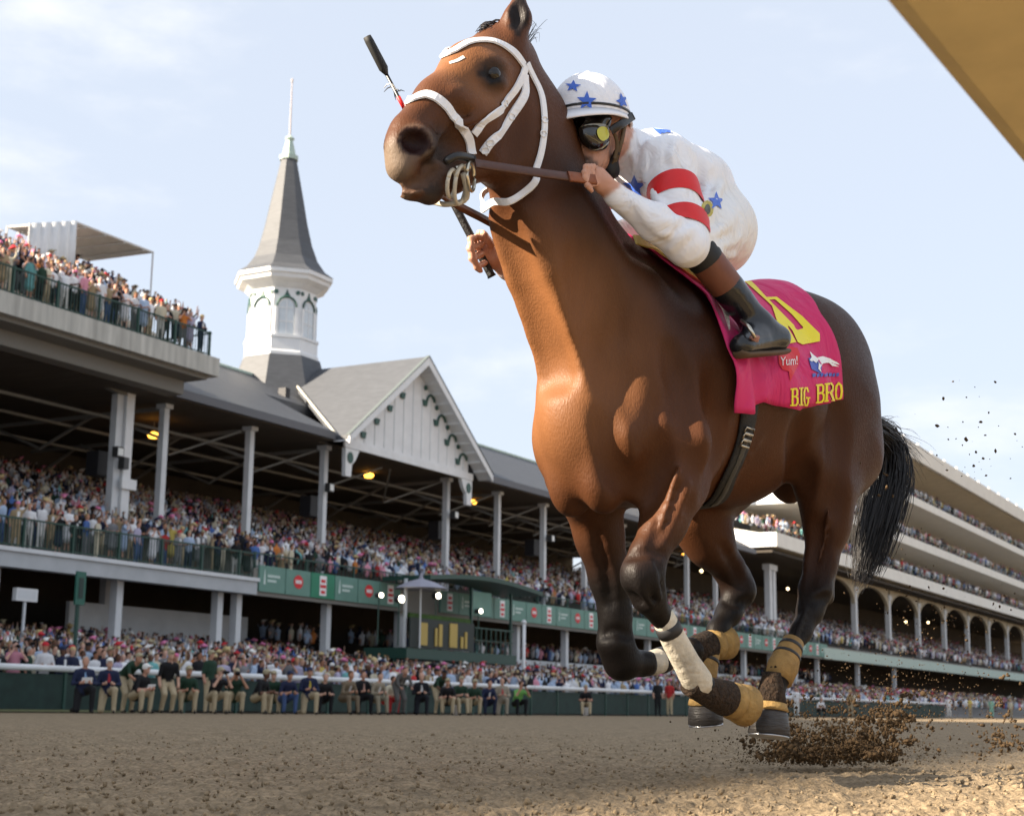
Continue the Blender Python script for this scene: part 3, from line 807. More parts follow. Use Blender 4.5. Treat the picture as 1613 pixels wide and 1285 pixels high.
# collar, armbands, boots
red_m = mat('red_band', (.62, .012, .014), .5, noise=.1, nscale=20)
def band(name, p0, p1, r0, r1, m_, parent, n=22, push=1.0):
    mb = MB(); mb.tube([p0, p0 * .5 + p1 * .5, p1], [r0, (r0 + r1) / 2 * 1.01, r1], n); return mb.build(name, m_, parent, True)
def between(a, b, t): return a * (1 - t) + b * t
ua = shL + np.array([0, .02, 0])
def arm_band(pxs, w, name):
    P = [np.array(hit(JB, x, y, .002)[0]) for x, y in pxs if hit(JB, x, y)[0]]
    return P
for t0, t1 in ((.28, .50), (.66, .86)):
    c0, c1 = between(ua, elL, t0), between(ua, elL, t1)
    V, F = [], []; n = 40; ax = Vector(elL - ua).normalized(); s1 = ax.cross(Vector((0, 0, 1))).normalized(); s2 = ax.cross(s1)
    K = 4
    for j in range(K + 1):
        cc = Vector(between(c0, c1, j / K)); rr_ = []
        for k in range(n):
            d = s1 * math.cos(2 * math.pi * k / n) + s2 * math.sin(2 * math.pi * k / n)
            l, nn, _i, _dd = JB.ray_cast(cc, d)
            r_ = min((l - cc).length, .105) if l else .09
            rr_.append((d, r_))
        nom = float(np.interp(t0 + (t1 - t0) * j / K, [0, .5, 1], [.084, .070, .060]))
        q_ = np.clip(np.array([x[1] for x in rr_]), nom, nom + .022)
        for _s in range(6): q_ = (q_ + np.roll(q_, 1) + np.roll(q_, -1)) / 3
        for k in range(n): V.append(cc + rr_[k][0] * float(q_[k] + .0045 + (.0 if 0 < j < K else -.003)))
    for j in range(K):
        for k in range(n): F.append((j * n + k, j * n + (k + 1) % n, (j + 1) * n + (k + 1) % n, (j + 1) * n + k))
    new_obj('armband', mesh_from('armband', V, F, red_m, True), jockey)
boot_m = mat('boot_leather', (.007, .008, .011), .26, .5, coat=.1, noise=.3, nscale=20, bump=.25, bscale=14)
brown_m = mat('boot_top', (.16, .055, .030), .5, noise=.2, nscale=20)
for s in (1, -1):
    q = (lambda p: p) if s > 0 else mir
    B_ = SDF()
    B_.cap(q(between(kneeL, ankL, .56)), .053, q(ankL), .043, .02); 
    heel, toe = a_(1228, 536, .355), a_(1168, 546, .365)
    B_.cap(q(ankL), .045, q(heel + (.02, 0, .005)), .036, .04); B_.cap(q(heel + (.015, 0, .002)), .036, q(toe + (.0, 0, .004)), .028, .03, 1.15)
    B_.cap(q(between(ankL, toe, .4)), .036, q(toe + (.0, 0, .004)), .026, .03, 1.1)
    V, Q, _ = B_.mesh(.008, 1); bt = new_obj('boot', mesh_from('boot', V, Q, boot_m, True), jockey)
    d_ = q(toe) - q(heel); so = MB(); so.tube([q(heel) + (-.02, 0, -.033), q(heel) + d_ * .4 + (0, 0, -.034), q(toe) + (.0, 0, -.026), q(toe) + (.022, 0, -.018)], [.030, .027, .033, .018], 12, flat=.35)
    so.build('sole', mat('boot_sole', (.10, .065, .04), .7), bt, True)
    T_ = SDF(); T_.cap(q(between(kneeL, ankL, .22)), .055, q(between(kneeL, ankL, .58)), .0515, .01)
    V, Q, _ = T_.mesh(.008, 1); new_obj('boot_top', mesh_from('boot_top', V, Q, brown_m, True), jockey)
    T_ = SDF(); T_.cap(q(between(kneeL, ankL, .13)), .0575, q(between(kneeL, ankL, .24)), .0565, .01)
    V, Q, _ = T_.mesh(.008, 1); new_obj('knee_band', mesh_from('knee_band', V, Q, mat('black_band', (.012, .012, .013), .6), True), jockey)
# decals laid on cloth
def decal(name, polys, bvh, m_, parent, off=.002, sub=3, spread=0):
    """flat print: photo-pixel outlines filled, refined and laid on the surface"""
    bm = bmesh.new()
    for poly in polys:
        vs = [bm.verts.new((p[0], p[1], 0)) for p in poly]
        try: bm.faces.new(vs)
        except ValueError: pass
    bmesh.ops.triangulate(bm, faces=bm.faces[:])
    for _k in range(sub):
        lg = [e for e in bm.edges if e.calc_length() > 7]
        if not lg: break
        bmesh.ops.subdivide_edges(bm, edges=lg, cuts=1); bmesh.ops.triangulate(bm, faces=bm.faces[:])
    bad = []; hits = []
    for v in bm.verts:
        l, nn = hit(bvh, v.co.x, v.co.y, off); hits.append((v, l))
    ds = [(l - Vector(CAM_L)).length for v, l in hits if l is not None]; md_ = float(np.median(ds)) if ds else 0
    for v, l in hits:
        if l is None or (spread and abs((l - Vector(CAM_L)).length - md_) > spread): bad.append(v)
        else: v.co = l
    bmesh.ops.delete(bm, geom=bad, context='VERTS')
    me = bpy.data.meshes.new(name); bm.to_mesh(me); bm.free(); me.materials.append(m_)
    return new_obj(name, me, parent)
def star(cx, cy, r, rot=0, sx=1.0, sy=1.0, sh=0.0):
    P = []
    for i in range(10):
        a = -math.pi / 2 + i * math.pi / 5 + rot; rr = r if i % 2 == 0 else r * .42
        x, y = rr * math.cos(a), rr * math.sin(a); P.append((cx + x * sx + y * sh, cy + y * sy))
    return P
blue_m = mat('blue_star', (.045, .13, .55), .5)
for cx, cy, r, rot, sx, sy, bv, par in ((903, 137, 13, .1, 1, .75, HBV, helm), (924, 160, 16, .05, 1, 1, HBV, helm), (979, 160, 14, -.3, .7, 1, HBV, helm),
        (1044, 210, 18, .15, 1, .8, JB, jockey), (1000, 294, 20, .0, 1, .95, JB, jockey), (1128, 318, 15, .0, .9, 1, JB, jockey)):
    decal('star', [star(cx, cy, r, rot, sx, sy)], bv, blue_m, par, .0035 if bv is HBV else .003, 3, .14)
decal('emblem', [[(1113 + 10 * math.cos(a), 330 + 13 * math.sin(a)) for a in np.linspace(0, 6.28, 14)[:-1]]], JB, mat('gold_print', (.45, .36, .04), .5), jockey, .003)
decal('emblem', [[(1113 + 5 * math.cos(a), 331 + 8 * math.sin(a)) for a in np.linspace(0, 6.28, 12)[:-1]]], JB, mat('dark_print', (.05, .045, .02), .5), jockey, .0045)
# whip
whip = new_obj('riding_whip', None, loc=(HM[0], HM[1], 0), rotz=HA + math.pi)
tag(whip, 'black riding whip with red collar held in the raised hand of the jockey', 'whip')
w0, w1 = a_(578, 58, -.40), a_(775, 436, -.292)
def wp(t): return between(w0, w1, t)
MB().tube([wp(.15), wp(.7)], .0055, 8).build('shaft', black_m, whip, True)
MB().tube([wp(.66), wp(.68), wp(.99), wp(1.0)], [.008, .0125, .0125, .015], 10).build('grip', mat('whip_grip', (.012, .011, .011), .55, bump=.4, bscale=60), whip, True)
MB().tube([wp(.245), wp(.30)], .0068, 8).build('collar', red_m, whip, True)
MB().tube([wp(-.0), wp(.02), wp(.13), wp(.155)], [.018, .020, .021, .008], 10, flat=.7, up=tuple(HL)).build('popper', mat('whip_popper', (.02, .02, .019), .7, noise=.4), whip, True)
mb = MB()
for i in range(7):
    t = .19 + .012 * (i % 4); d = np.array([rng.normal(), rng.normal(), rng.normal()]); d /= jn(d)
    mb.tube([wp(t), wp(t) + d * .018, wp(t) + d * .03 + (0, 0, -.008)], [.002, .0018, .0008], 4)
mb.build('tassel', black_m, whip)
# rein
r0, r1 = a_(748, 258, .105), a_(936, 284, .205)
rp = crom([r0, between(r0, r1, .5) + (0, .01, -.005), r1], 8)
rein = new_obj('rein', None, horse)
ribbon(rp, [(.2, 1, .25)] * len(rp), .030, .005).build('strap', leather_m, rein, True)
rp2 = rp[-5:]; ribbon([p + (0, .0035, 0) for p in rp2], [(.2, 1, .25)] * len(rp2), .034, .006).build('hand_piece', mat('tan_leather', (.24, .075, .030), .5, noise=.2), rein, True)
rp = crom([mir(r0), np.array([.55, -.16, 1.66]), np.array([.30, -.15, 1.66]), a_(950, 290, .10)], 8)
ribbon(rp, [(.1, -1, .2)] * len(rp), .026, .005).build('strap', leather_m, rein, True)
# ------------------------------------------------------------------ saddle cloth, girth, bandages, hooves, tail
AX_Z = 1.22
def uphi(px):
    out = []
    for x, y in px:
        l, nn = hit(HB, x, y)
        if l is not None: out.append((l.x, math.atan2(l.y, l.z - AX_Z)))
    return np.array(out)
def drape(front, rear, bottom, nu, nv, off, ripple, name, m_, parent, edge=.0, top_front=None, top_rear=None):
    """sheet over the back between a front and a rear edge, hanging to the bottom edge on both sides"""
    fr, re, bo = uphi(front), uphi(rear), uphi(bottom)
    fr = fr[np.argsort(fr[:, 1])]; re = re[np.argsort(re[:, 1])]; bo = bo[np.argsort(bo[:, 0])]
    fu = lambda p: np.interp(p, np.r_[0, fr[:, 1]], np.r_[top_front if top_front is not None else fr[0, 0], fr[:, 0]])
    ru = lambda p: np.interp(p, np.r_[0, re[:, 1]], np.r_[top_rear if top_rear is not None else re[0, 0], re[:, 0]])
    pb = lambda u: np.interp(u, bo[:, 0], bo[:, 1])
    V, F, P = [], [], []
    for i in range(nu + 1):
        s = i / nu
        for j in range(-nv, nv + 1):
            t = abs(j) / nv; ph = t * 1.6; u = 0
            for _ in range(4):
                u = fu(ph) * (1 - s) + ru(ph) * s; ph = t * pb(u)
            d = Vector((0, math.sin(ph) * (1 if j >= 0 else -1), math.cos(ph)))
            o = Vector((u, 0, AX_Z)); l, nn, _i, dd = HB.ray_cast(o, d)
            r = dd if l is not None else .3
            w = ripple * (t ** 1.4) * (math.sin(u * 26 + 6 * t) * .6 + math.sin(u * 58 + 3.3 * ph + 2 * math.sin(9 * u)) * .32 + math.sin(11 * u - 4 * ph) * .6 + .35 * math.sin(31 * u - 9 * ph) * (1 - s) + .5)
            fold = ripple * (1.6 * math.exp(-(s / .10) ** 2) * t * (1 + math.sin(9 * t)) + 1.1 * math.exp(-(s / .25) ** 2) * t * t * math.sin(44 * s + 2.5 * t))
            V.append(o + d * (r + off + w + fold)); P.append((s, t))
    W = 2 * nv + 1
    for i in range(nu):
        for j in range(W - 1): F.append((i * W + j, i * W + j + 1, (i + 1) * W + j + 1, (i + 1) * W + j))
    o = new_obj(name, mesh_from(name, V, F, m_, True), parent)
    md = o.modifiers.new('thickness', 'SOLIDIFY'); md.thickness = .004; md.offset = 1
    return o, BVHTree.FromPolygons(V, F)
pink_m = cloth_mat('pink_cloth', .6, 9, .9, color=(.58, .026, .135))
sc_root = new_obj('saddle_cloth', None, loc=(HM[0], HM[1], 0), rotz=HA + math.pi)
tag(sc_root, 'bright pink saddle cloth with yellow number and lettering on the horse', 'saddle cloth')
sheet, CB = drape([(1104, 470), (1120, 510), (1128, 560), (1132, 605), (1134, 645)], [(1286, 500), (1304, 530), (1316, 565), (1322, 600), (1325, 628)],
                  [(1130, 642), (1166, 646), (1190, 632), (1245, 645), (1290, 637), (1326, 629)], 56, 30, .010, .016, 'sheet', pink_m, sc_root, top_front=.06, top_rear=-.80)
yel_m = mat('yellow_print', (.80, .68, .03), .5); redp_m = mat('red_print', (.60, .012, .02), .5); whp_m = mat('white_print', (.80, .80, .80), .5); blp_m = mat('blue_print', (.06, .10, .42), .5)
# big number one and nought, seen past the boot
def quad_strip(L_, R_2): return [[L_[i], L_[i + 1], R_2[i + 1], R_2[i]] for i in range(len(L_) - 1)]
decal('number', [[(1173, 446), (1184, 446), (1232, 500), (1240, 520), (1252, 541), (1238, 544), (1226, 522), (1240, 516), (1214, 484)]], CB, yel_m, sc_root, .0075, 5)
out_ = [(1203, 471), (1222, 470), (1262, 500), (1289, 527), (1289, 539), (1262, 545), (1254, 541), (1246, 523)]
inn_ = [(1210, 475), (1219, 474), (1245, 497), (1263, 517), (1263, 519), (1254, 522), (1251, 520), (1248, 514)]
decal('number', [[out_[i], out_[(i + 1) % 8], inn_[(i + 1) % 8], inn_[i]] for i in range(8)], CB, yel_m, sc_root, .0075, 5)
# balloon with word
bl = [(1240 + 17 * math.cos(a), 568 + 20 * math.sin(a)) for a in np.linspace(.9, 2 * math.pi + .0, 20)] + [(1252, 580), (1243, 602), (1240, 588)]
bl = [(1224, 560), (1230, 552), (1242, 548), (1254, 550), (1258, 560), (1256, 575), (1250, 584), (1242, 601), (1240, 586), (1230, 583), (1225, 574)]
decal('balloon', [bl], CB, redp_m, sc_root, .0075, 4)
def text_polys(txt, x0, y0, h, dx, slant=(0, 0), sx=1.0, serif=False):
    cu = bpy.data.curves.new('txt', 'FONT'); cu.body = txt; cu.size = 1.0
    cu.resolution_u = 3
    ob = bpy.data.objects.new('txt', cu); COL.objects.link(ob)
    dg = bpy.context.evaluated_depsgraph_get(); me = bpy.data.meshes.new_from_object(ob.evaluated_get(dg))
    P = [[(me.vertices[i].co.x, me.vertices[i].co.y) for i in p.vertices] for p in me.polygons]
    bpy.data.objects.remove(ob); bpy.data.curves.remove(cu); bpy.data.meshes.remove(me)
    return [[(x0 + x * h * sx * 1.0, y0 - y * h + x * h * dx) for x, y in q] for q in P]
decal('lettering', text_polys('Yum!', 1227, 578, 19, -.05, sx=.66), CB, whp_m, sc_root, .0095, 2)
# slab-serif capitals drawn as strokes
GL = {'B': [[(0, 0), (0, 1)], [(0, 1), (.45, 1), (.62, .88), (.62, .64), (.45, .53), (0, .53)], [(.45, .53), (.68, .40), (.68, .13), (.48, 0), (0, 0)]],
      'I': [[(.2, 0), (.2, 1)]], 'G': [[(.66, .80), (.50, 1), (.20, 1), (.02, .75), (.02, .25), (.20, 0), (.50, 0), (.66, .18), (.66, .42), (.40, .42)]],
      'R': [[(0, 0), (0, 1)], [(0, 1), (.45, 1), (.64, .86), (.64, .64), (.45, .50), (0, .50)], [(.38, .50), (.70, 0)]],
      'O': [[(.33, 1), (.08, .85), (0, .5), (.08, .15), (.33, 0), (.58, .15), (.66, .5), (.58, .85), (.33, 1)]],
      'W': [[(0, 1), (.22, 0), (.44, .8), (.66, 0), (.88, 1)]]}
SER = {'B': [(0, 0), (0, 1)], 'I': [(.2, 0), (.2, 1)], 'R': [(0, 0), (0, 1), (.70, 0)], 'W': [(0, 1), (.88, 1)], 'G': [(.66, .42)], 'O': []}
def stroke_word(word, x0, y0, h, adv, slope, wd, wf):
    polys = []
    for ch in word:
        if ch == ' ': x0 += adv * .55; continue
        T = lambda p: np.array([x0 + p[0] * h * wf, y0 - p[1] * h + (p[0] * h * wf) * slope])
        for st in GL[ch]:
            for p, q in zip(st[:-1], st[1:]):
                a, b = T(p), T(q); d = b - a; d /= max(np.linalg.norm(d), 1e-6); n_ = np.array([-d[1], d[0]]) * wd / 2
                polys.append([tuple(a + n_ - d), tuple(b + n_ + d), tuple(b - n_ + d), tuple(a - n_ - d)])
        for p in SER[ch]:
            a = T(p); polys.append([(a[0] - 3.4, a[1] - 1.1), (a[0] + 3.4, a[1] - 1.1 + slope * 7), (a[0] + 3.4, a[1] + 1.1 + slope * 7), (a[0] - 3.4, a[1] + 1.1)])
        x0 += adv * (1 if ch not in 'I' else .62); y0 += slope * adv * (1 if ch not in 'I' else .62)
    return polys
decal('lettering', stroke_word('BIG', 1246, 638, 25, 10.5, -.06, 2.6, .42), CB, yel_m, sc_root, .008, 2)
decal('lettering', stroke_word('BROW', 1285, 633, 26, 14.5, -.10, 3.2, .56), CB, yel_m, sc_root, .008, 2)
# running horse badge: white figure on a blue patch with a blue line of print
decal('badge', [[(1271, 566), (1282, 562), (1292, 578), (1291, 590), (1276, 583)]], CB, blp_m, sc_root, .007, 2)
decal('badge', [[(1273, 556), (1279, 562), (1287, 568), (1283, 574), (1277, 570)], [(1281, 566), (1293, 563), (1306, 566), (1309, 572), (1298, 573), (1288, 576)], [(1305, 566), (1316, 571), (1320, 575), (1310, 573)],
                [(1287, 574), (1293, 574), (1289, 582), (1291, 588), (1286, 583)], [(1300, 571), (1310, 573), (1319, 578), (1308, 577)], [(1281, 565), (1276, 572), (1272, 570), (1277, 563)]], CB, whp_m, sc_root, .009, 2)
decal('lettering', [[(1277 + i * 6.3, 590 + (i % 2) - i * .3), (1281.5 + i * 6.3, 589 - i * .3), (1281.5 + i * 6.3, 594 - i * .3), (1277 + i * 6.3, 595.5 - i * .3)] for i in range(7)], CB, blp_m, sc_root, .008, 1)
# pad in front: yellow band with a white woven flap
pad = new_obj('saddle_pad', None, loc=(HM[0], HM[1], 0), rotz=HA + math.pi)
tag(pad, 'yellow pad with white woven flap showing ahead of the pink cloth', 'saddle pad')
def side_patch(name, poly, bvh, off, m_, parent):
    o = decal(name, [poly], bvh, m_, parent, off, 5)
    o2 = o.copy(); COL.objects.link(o2); o2.scale = (1, -1, 1)
    for q in (o,): 
        md = q.modifiers.new('thickness', 'SOLIDIFY'); md.thickness = .006; md.offset = 0
    return o
side_patch('band', [(985, 378), (1010, 384), (1050, 408), (1100, 440), (1122, 450), (1118, 468), (1100, 455), (1062, 430), (1020, 402), (990, 392)], HB, .030, mat('pad_yellow', (.62, .50, .16), .7, noise=.15, nscale=30), pad)
weave_m = mat('woven_white', (.62, .60, .54), .8, noise=.5, nscale=160, bump=.7, bscale=180)
side_patch('woven_flap', [(1082, 436), (1134, 446), (1134, 494), (1116, 470)], HB, .036, weave_m, pad)
side_patch('woven_flap', [(1100, 455), (1134, 480), (1139, 530), (1128, 500)], HB, .034, weave_m, pad)
# saddle: small dark seat under the jockey, stirrups
saddle = new_obj('saddle', None, loc=(HM[0], HM[1], 0), rotz=HA + math.pi)
tag(saddle, 'small dark racing saddle with steel stirrups under the jockey', 'saddle')
q = SDF(); q.cap((-.16, 0, 1.655), .03, (-.36, 0, 1.625), .04, .03, 3.0)
V, Q, _ = q.mesh(.012, 1); new_obj('seat', mesh_from('seat', V, Q, black_m, True), saddle)
for s in (1, -1):
    f = lambda p: p if s > 0 else mir(p)
    c0, c1, c2, c3 = a_(1184, 494, .375), a_(1178, 520, .40), a_(1196, 556, .395), a_(1190, 552, .335)
    MB().tube([f(p) for p in (a_(1168, 505, .345), a_(1180, 515, .405), a_(1189, 532, .415))], .006, 6).build('stirrup', steel_m, saddle, True)
    MB().tube([f(p) for p in (a_(1189, 530, .415), a_(1182, 553, .345))], .016, 8, flat=.4).build('stirrup_tread', mat('stirrup_pink', (.36, .20, .18), .4, metal=.5), saddle, True)
    MB().tube([f(p) for p in (np.array([-.10, .26, 1.50]), a_(1176, 500, .335))], .009, 6).build('stirrup_leather', black_m, saddle, True)
# girth with buckle
girth = new_obj('girth', None, loc=(HM[0], HM[1], 0), rotz=HA + math.pi)
tag(girth, 'wide black elastic girth with steel buckle round the chest of the horse', 'girth')
gm = mat('girth_web', (.020, .019, .018), .75, noise=.3, nscale=60, bump=.3, bscale=120)
gp = [np.array(hit(HB, x, y)[0]) for x, y in ((1180, 625), (1177, 655), (1170, 690), (1158, 725), (1143, 757), (1122, 790))]
end = surf(np.array([gp[-1][0] + .01, 0.0, gp[-1][2] - .06]))[0]
gl = crom([mir(p) for p in gp] + [end] + gp[::-1], 5)
gpt, gno = zip(*[surf(p, .006) for p in gl])
ribbon(gpt, gno, .088, .006).build('band', gm, girth, True)
gpt2, gno2 = zip(*[surf(p, .0125) for p in crom(gp[2:], 5)])
ribbon(gpt2, gno2, .030, .003).build('billet_strap', mat('girth_strap', (.05, .048, .042), .5), girth, True)
bm_ = mat('buckle_steel', (.50, .48, .42), .3, metal=1.0, noise=.5, nscale=90)
for dy in (-12, 0, 12):
    p_, n_ = hit(HB, 1168 - dy * .25, 686 + dy * .8, .022)
    if p_ is None: continue
    t1 = Vector((0, 0, 1)).cross(n_).normalized(); t2 = n_.cross(t1)
    MB().tube([p_ + (t1 * sx * .026 + t2 * sy * .009) for sx, sy in ((-1, -1), (1, -1), (1, 1), (-1, 1), (-1, -1))], .004, 6).build('buckle', bm_, girth, True)
# ---- leg bandages
wrap_m = mat('white_bandage', (.70, .64, .52), .8, noise=.35, nscale=14, bump=.4, bscale=50)
tape_m = mat('black_tape', (.03, .03, .032), .5)
tan_m = mat('tan_boot', (.36, .22, .075), .75, noise=.4, nscale=16, bump=.4, bscale=40)
def limb(name, sts, m_, parent, n=18): 
    return MB().tube([p for p, r in sts], [r for p, r in sts], n).build(name, m_, parent, True)
def lerp_st(sts, t):
    t *= len(sts) - 1; i = min(int(t), len(sts) - 2); f = t - i
    return (sts[i][0] * (1 - f) + sts[i + 1][0] * f, sts[i][1] * (1 - f) + sts[i + 1][1] * f)
def bandage(sts, bands, label):
    r = new_obj('leg_bandage', None, horse)
    limb('wrap', sts, wrap_m, r)
    for t0, t1 in bands:
        a, b = lerp_st(sts, t0), lerp_st(sts, t1)
        limb('tape', [(a[0], a[1] * 1.035), ((a[0] + b[0]) / 2, (a[1] + b[1]) / 2 * 1.06), (b[0], b[1] * 1.035)], tape_m, r)
bandage([ST(1038, 958, .16, 16), ST(1046, 975, .16, 19), ST(1062, 1008, .157, 21), ST(1082, 1045, .155, 22), ST(1098, 1072, .152, 25), ST(1104, 1084, .15, 21)], ((.0, .09), (.24, .33)), '')
bandage([ST(1015, 1046, -.155, 18), ST(1030, 1043, -.15, 20), ST(1060, 1034, -.145, 20), ST(1082, 1027, -.135, 21)], ((.02, .14), (.42, .52)), '')
def hind_boot(sts):
    r = new_obj('leg_boot', None, horse); limb('wrap', sts, tan_m, r)
    for t0, t1 in ((.12, .2), (.36, .43)):
        a, b = lerp_st(sts, t0), lerp_st(sts, t1); limb('tape', [(a[0], a[1] * 1.04), (b[0], b[1] * 1.04)], tape_m, r)
hind_boot([ST(1250, 1010, .14, 17), ST(1241, 1030, .14, 21), ST(1233, 1050, .14, 25), ST(1226, 1072, .14, 22)])
hind_boot([ST(1122, 1010, -.13, 16), ST(1113, 1035, -.13, 20), ST(1107, 1060, -.13, 23), ST(1106, 1078, -.13, 19)])
# ---- hooves: flared cone, cut at the sole, with shoe; muddy pastern boot above
hoof_m = mat('hoof_horn', (.055, .050, .048), .45, noise=.5, nscale=10, bump=.3, bscale=25, stretch=(1, 1, 6))
mud_m = mat('muddy_hair', (.045, .026, .014), .9, noise=.9, nscale=60, bump=.9, bscale=90)
sand_m = mat('sandy_horn', (.40, .25, .085), .8, noise=.35, nscale=20, bump=.5, bscale=50)
shoe_m = mat('hoof_shoe', (.45, .45, .46), .35, metal=1.0, noise=.3)
def hoof(ax0, ax1, r0, r1, rmud, low, mud=.12):
    a, b = np.array(ax0), np.array(ax1); d = b - a
    h_ = new_obj('hoof', None, horse)
    def wall(t0, t1, ra, rb, m_, nm, sq=.12):
        mb = MB(); sts = [between(a, b, t0), between(a, b, t0 + (t1 - t0) * .15), between(a, b, (t0 + t1) / 2), between(a, b, t1 - (t1 - t0) * .08), between(a, b, t1)]
        mb.tube(sts, [ra * .9, ra, (ra + rb) / 2, rb, rb * (.88 if mud < .2 else .74)], 20).build(nm, m_, h_, True)
    wall(-.75, mud, rmud * .72, r0 * (.98 if mud < .2 else 1.04), mud_m, 'pastern')
    wall(mud - .07, mud + .18, r0 * .98, (r0 * 2 + r1) / 3 * 1.02, sand_m, 'coronet')
    wall(mud + .16, .97, (r0 * 2 + r1) / 3, r1, low, 'wall')
    wall(.96, 1.02, r1 * (.96 if mud < .2 else .74), r1 * (.96 if mud < .2 else .74), shoe_m, 'shoe')
hoof(a_(1214, 1102, .14), a_(1211, 1160, .14) + (.0, 0, 0), .052, .068, .046, hoof_m)
hoof(a_(1126, 1093, .15), a_(1172, 1112, .15) + (-.02, 0, 0), .054, .066, .050, sand_m, .42)
hoof(a_(1100, 1020, -.13), a_(1140, 1010, -.13) + (-.02, 0, 0), .050, .060, .046, sand_m, .42)
hoof(a_(1108, 1095, -.13), a_(1112, 1142, -.13), .050, .060, .044, hoof_m)
# ---- tail: dock and long strands streaming behind
def hair(sts, m_, name, parent, seed, n, spread, rad_, wild=0.0, k=7):
    g = np.random.default_rng(seed); mb = MB()
    C0 = crom([np.array(p) for p, r in sts], k); Rr = np.interp(np.linspace(0, 1, len(C0)), np.linspace(0, 1, len(sts)), [r for p, r in sts])
    for i in range(n):
        o1 = g.normal(size=3); o1 /= np.linalg.norm(o1); o1 *= g.random() ** .5
        dr = g.normal(size=3) * .5; L = g.uniform(.55, 1.0); s0 = g.uniform(0, .25)
        pts = []
        N = len(C0); ww = wild * g.random() ** 3
        for q in np.linspace(s0, L, 9):
            i0 = q * (N - 1); a = int(min(i0, N - 2)); f = i0 - a
            c_ = C0[a] * (1 - f) + C0[a + 1] * f; rr = Rr[a] * (1 - f) + Rr[a + 1] * f
            pts.append(c_ + (o1 + dr * q * spread) * rr + ww * q * q * np.array([-.22, .05, .10]) + .006 * np.sin(q * 9 + i) * dr)
        mb.tube(pts, [rad_ * (1.0 - .75 * (j / 8)) for j in range(9)], 3, caps=False)
    return mb.build(name, m_, parent, True)
hair_m = mat('black_hair', (.011, .009, .009), .38, .5, noise=.3)
tail = new_obj('tail', None, horse)
tr = at(1362, 668, .03)
tsts = [(tr + (.07, 0, .03), .03), (tr, .045), (at(1392, 700, .0), .075), (at(1396, 760, .0), .085), (at(1378, 830, .0), .075), (at(1362, 890, .0), .05), (at(1352, 918, .0), .03)]
hair(tsts, hair_m, 'hair', tail, 3, 900, .75, .0026, .5)
hair([(tr, .03), (at(1400, 690, 0), .05), (at(1425, 715, -.05), .07), (at(1440, 745, -.05), .08)], hair_m, 'wisps', tail, 5, 90, 1.1, .0014, .3)
hair([(tr, .02), (at(1388, 668, 0), .03), (at(1400, 672, -.03), .04), (at(1408, 690, -.03), .05)], hair_m, 'wisps', tail, 9, 46, 1.0, .0013, .3)
core = SDF()
for (p, r), (p2, r2) in zip(tsts[:-2], tsts[1:-1]): core.cap(p, r * .42, p2, r2 * .42, .04)
V, Q, _ = core.mesh(.014, 2); new_obj('tail_core', mesh_from('tail_core', V, Q, hair_m, True), tail)
mane = new_obj('mane', None, horse)
hair([(surf(hp(822, 84, -.01), -.01)[0], .015), (surf(hp(826, 70, -.01), .02)[0], .02), (hp(840, 48, -.02), .03), (hp(845, 60, -.03), .03)], hair_m, 'wisps', mane, 11, 30, 1.2, .0016, .15)
hair([(hp(800, 62, 0), .03), (hp(782, 52, 0), .03), (hp(765, 52, 0), .025), (hp(752, 60, 0), .015)], hair_m, 'forelock', mane, 13, 140, .5, .003, .05)
# ------------------------------------------------------------------ grandstands
wh_m = mat('white_paint', (.72, .73, .74), .55, noise=.10, nscale=1.5)
wh2_m = mat('white_column', (.62, .64, .66), .55, noise=.12, nscale=1.2)
slate_m = mat('slate_roof', (.085, .090, .100), .6, .3, noise=.22, nscale=1.4, bump=.5, bscale=3.0, stretch=(1.2, 1, 6))
conc_m = mat('stained_concrete', (.46, .45, .41), .8, noise=.42, nscale=1.0, stretch=(2.6, 2.6, .25))
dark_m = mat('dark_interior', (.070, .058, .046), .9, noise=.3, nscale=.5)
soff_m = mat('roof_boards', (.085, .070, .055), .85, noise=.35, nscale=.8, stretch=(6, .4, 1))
green_m = mat('dark_green_paint', (.018, .060, .045), .5, noise=.2)
green2_m = mat('banner_green', (.12, .25, .205), .55, noise=.12, nscale=2)
green3_m = mat('banner_deep_green', (.02, .20, .11), .55, noise=.12, nscale=2)
trim_m = mat('trim_green', (.030, .085, .070), .5)
verd_m = mat('verdigris', (.42, .52, .46), .6, noise=.2)
beam_m = mat('grey_beam', (.22, .21, .19), .8, noise=.2)
glass_m = mat('window_glass', (.55, .60, .64), .12, .6, noise=.15, nscale=2)
tan_wall_m = mat('tan_wall', (.50, .44, .33), .8, noise=.15, nscale=.7)
cream_m = mat('cream_wall', (.76, .74, .68), .7, noise=.10, nscale=.7)

def slab(m_, name, parent, poly, t0, t1):
    """polygon in (L, z) extruded along the track"""
    return MB().prism([(p[0], p[1]) for p in poly], 'x', t0, t1).build(name, m_, parent)

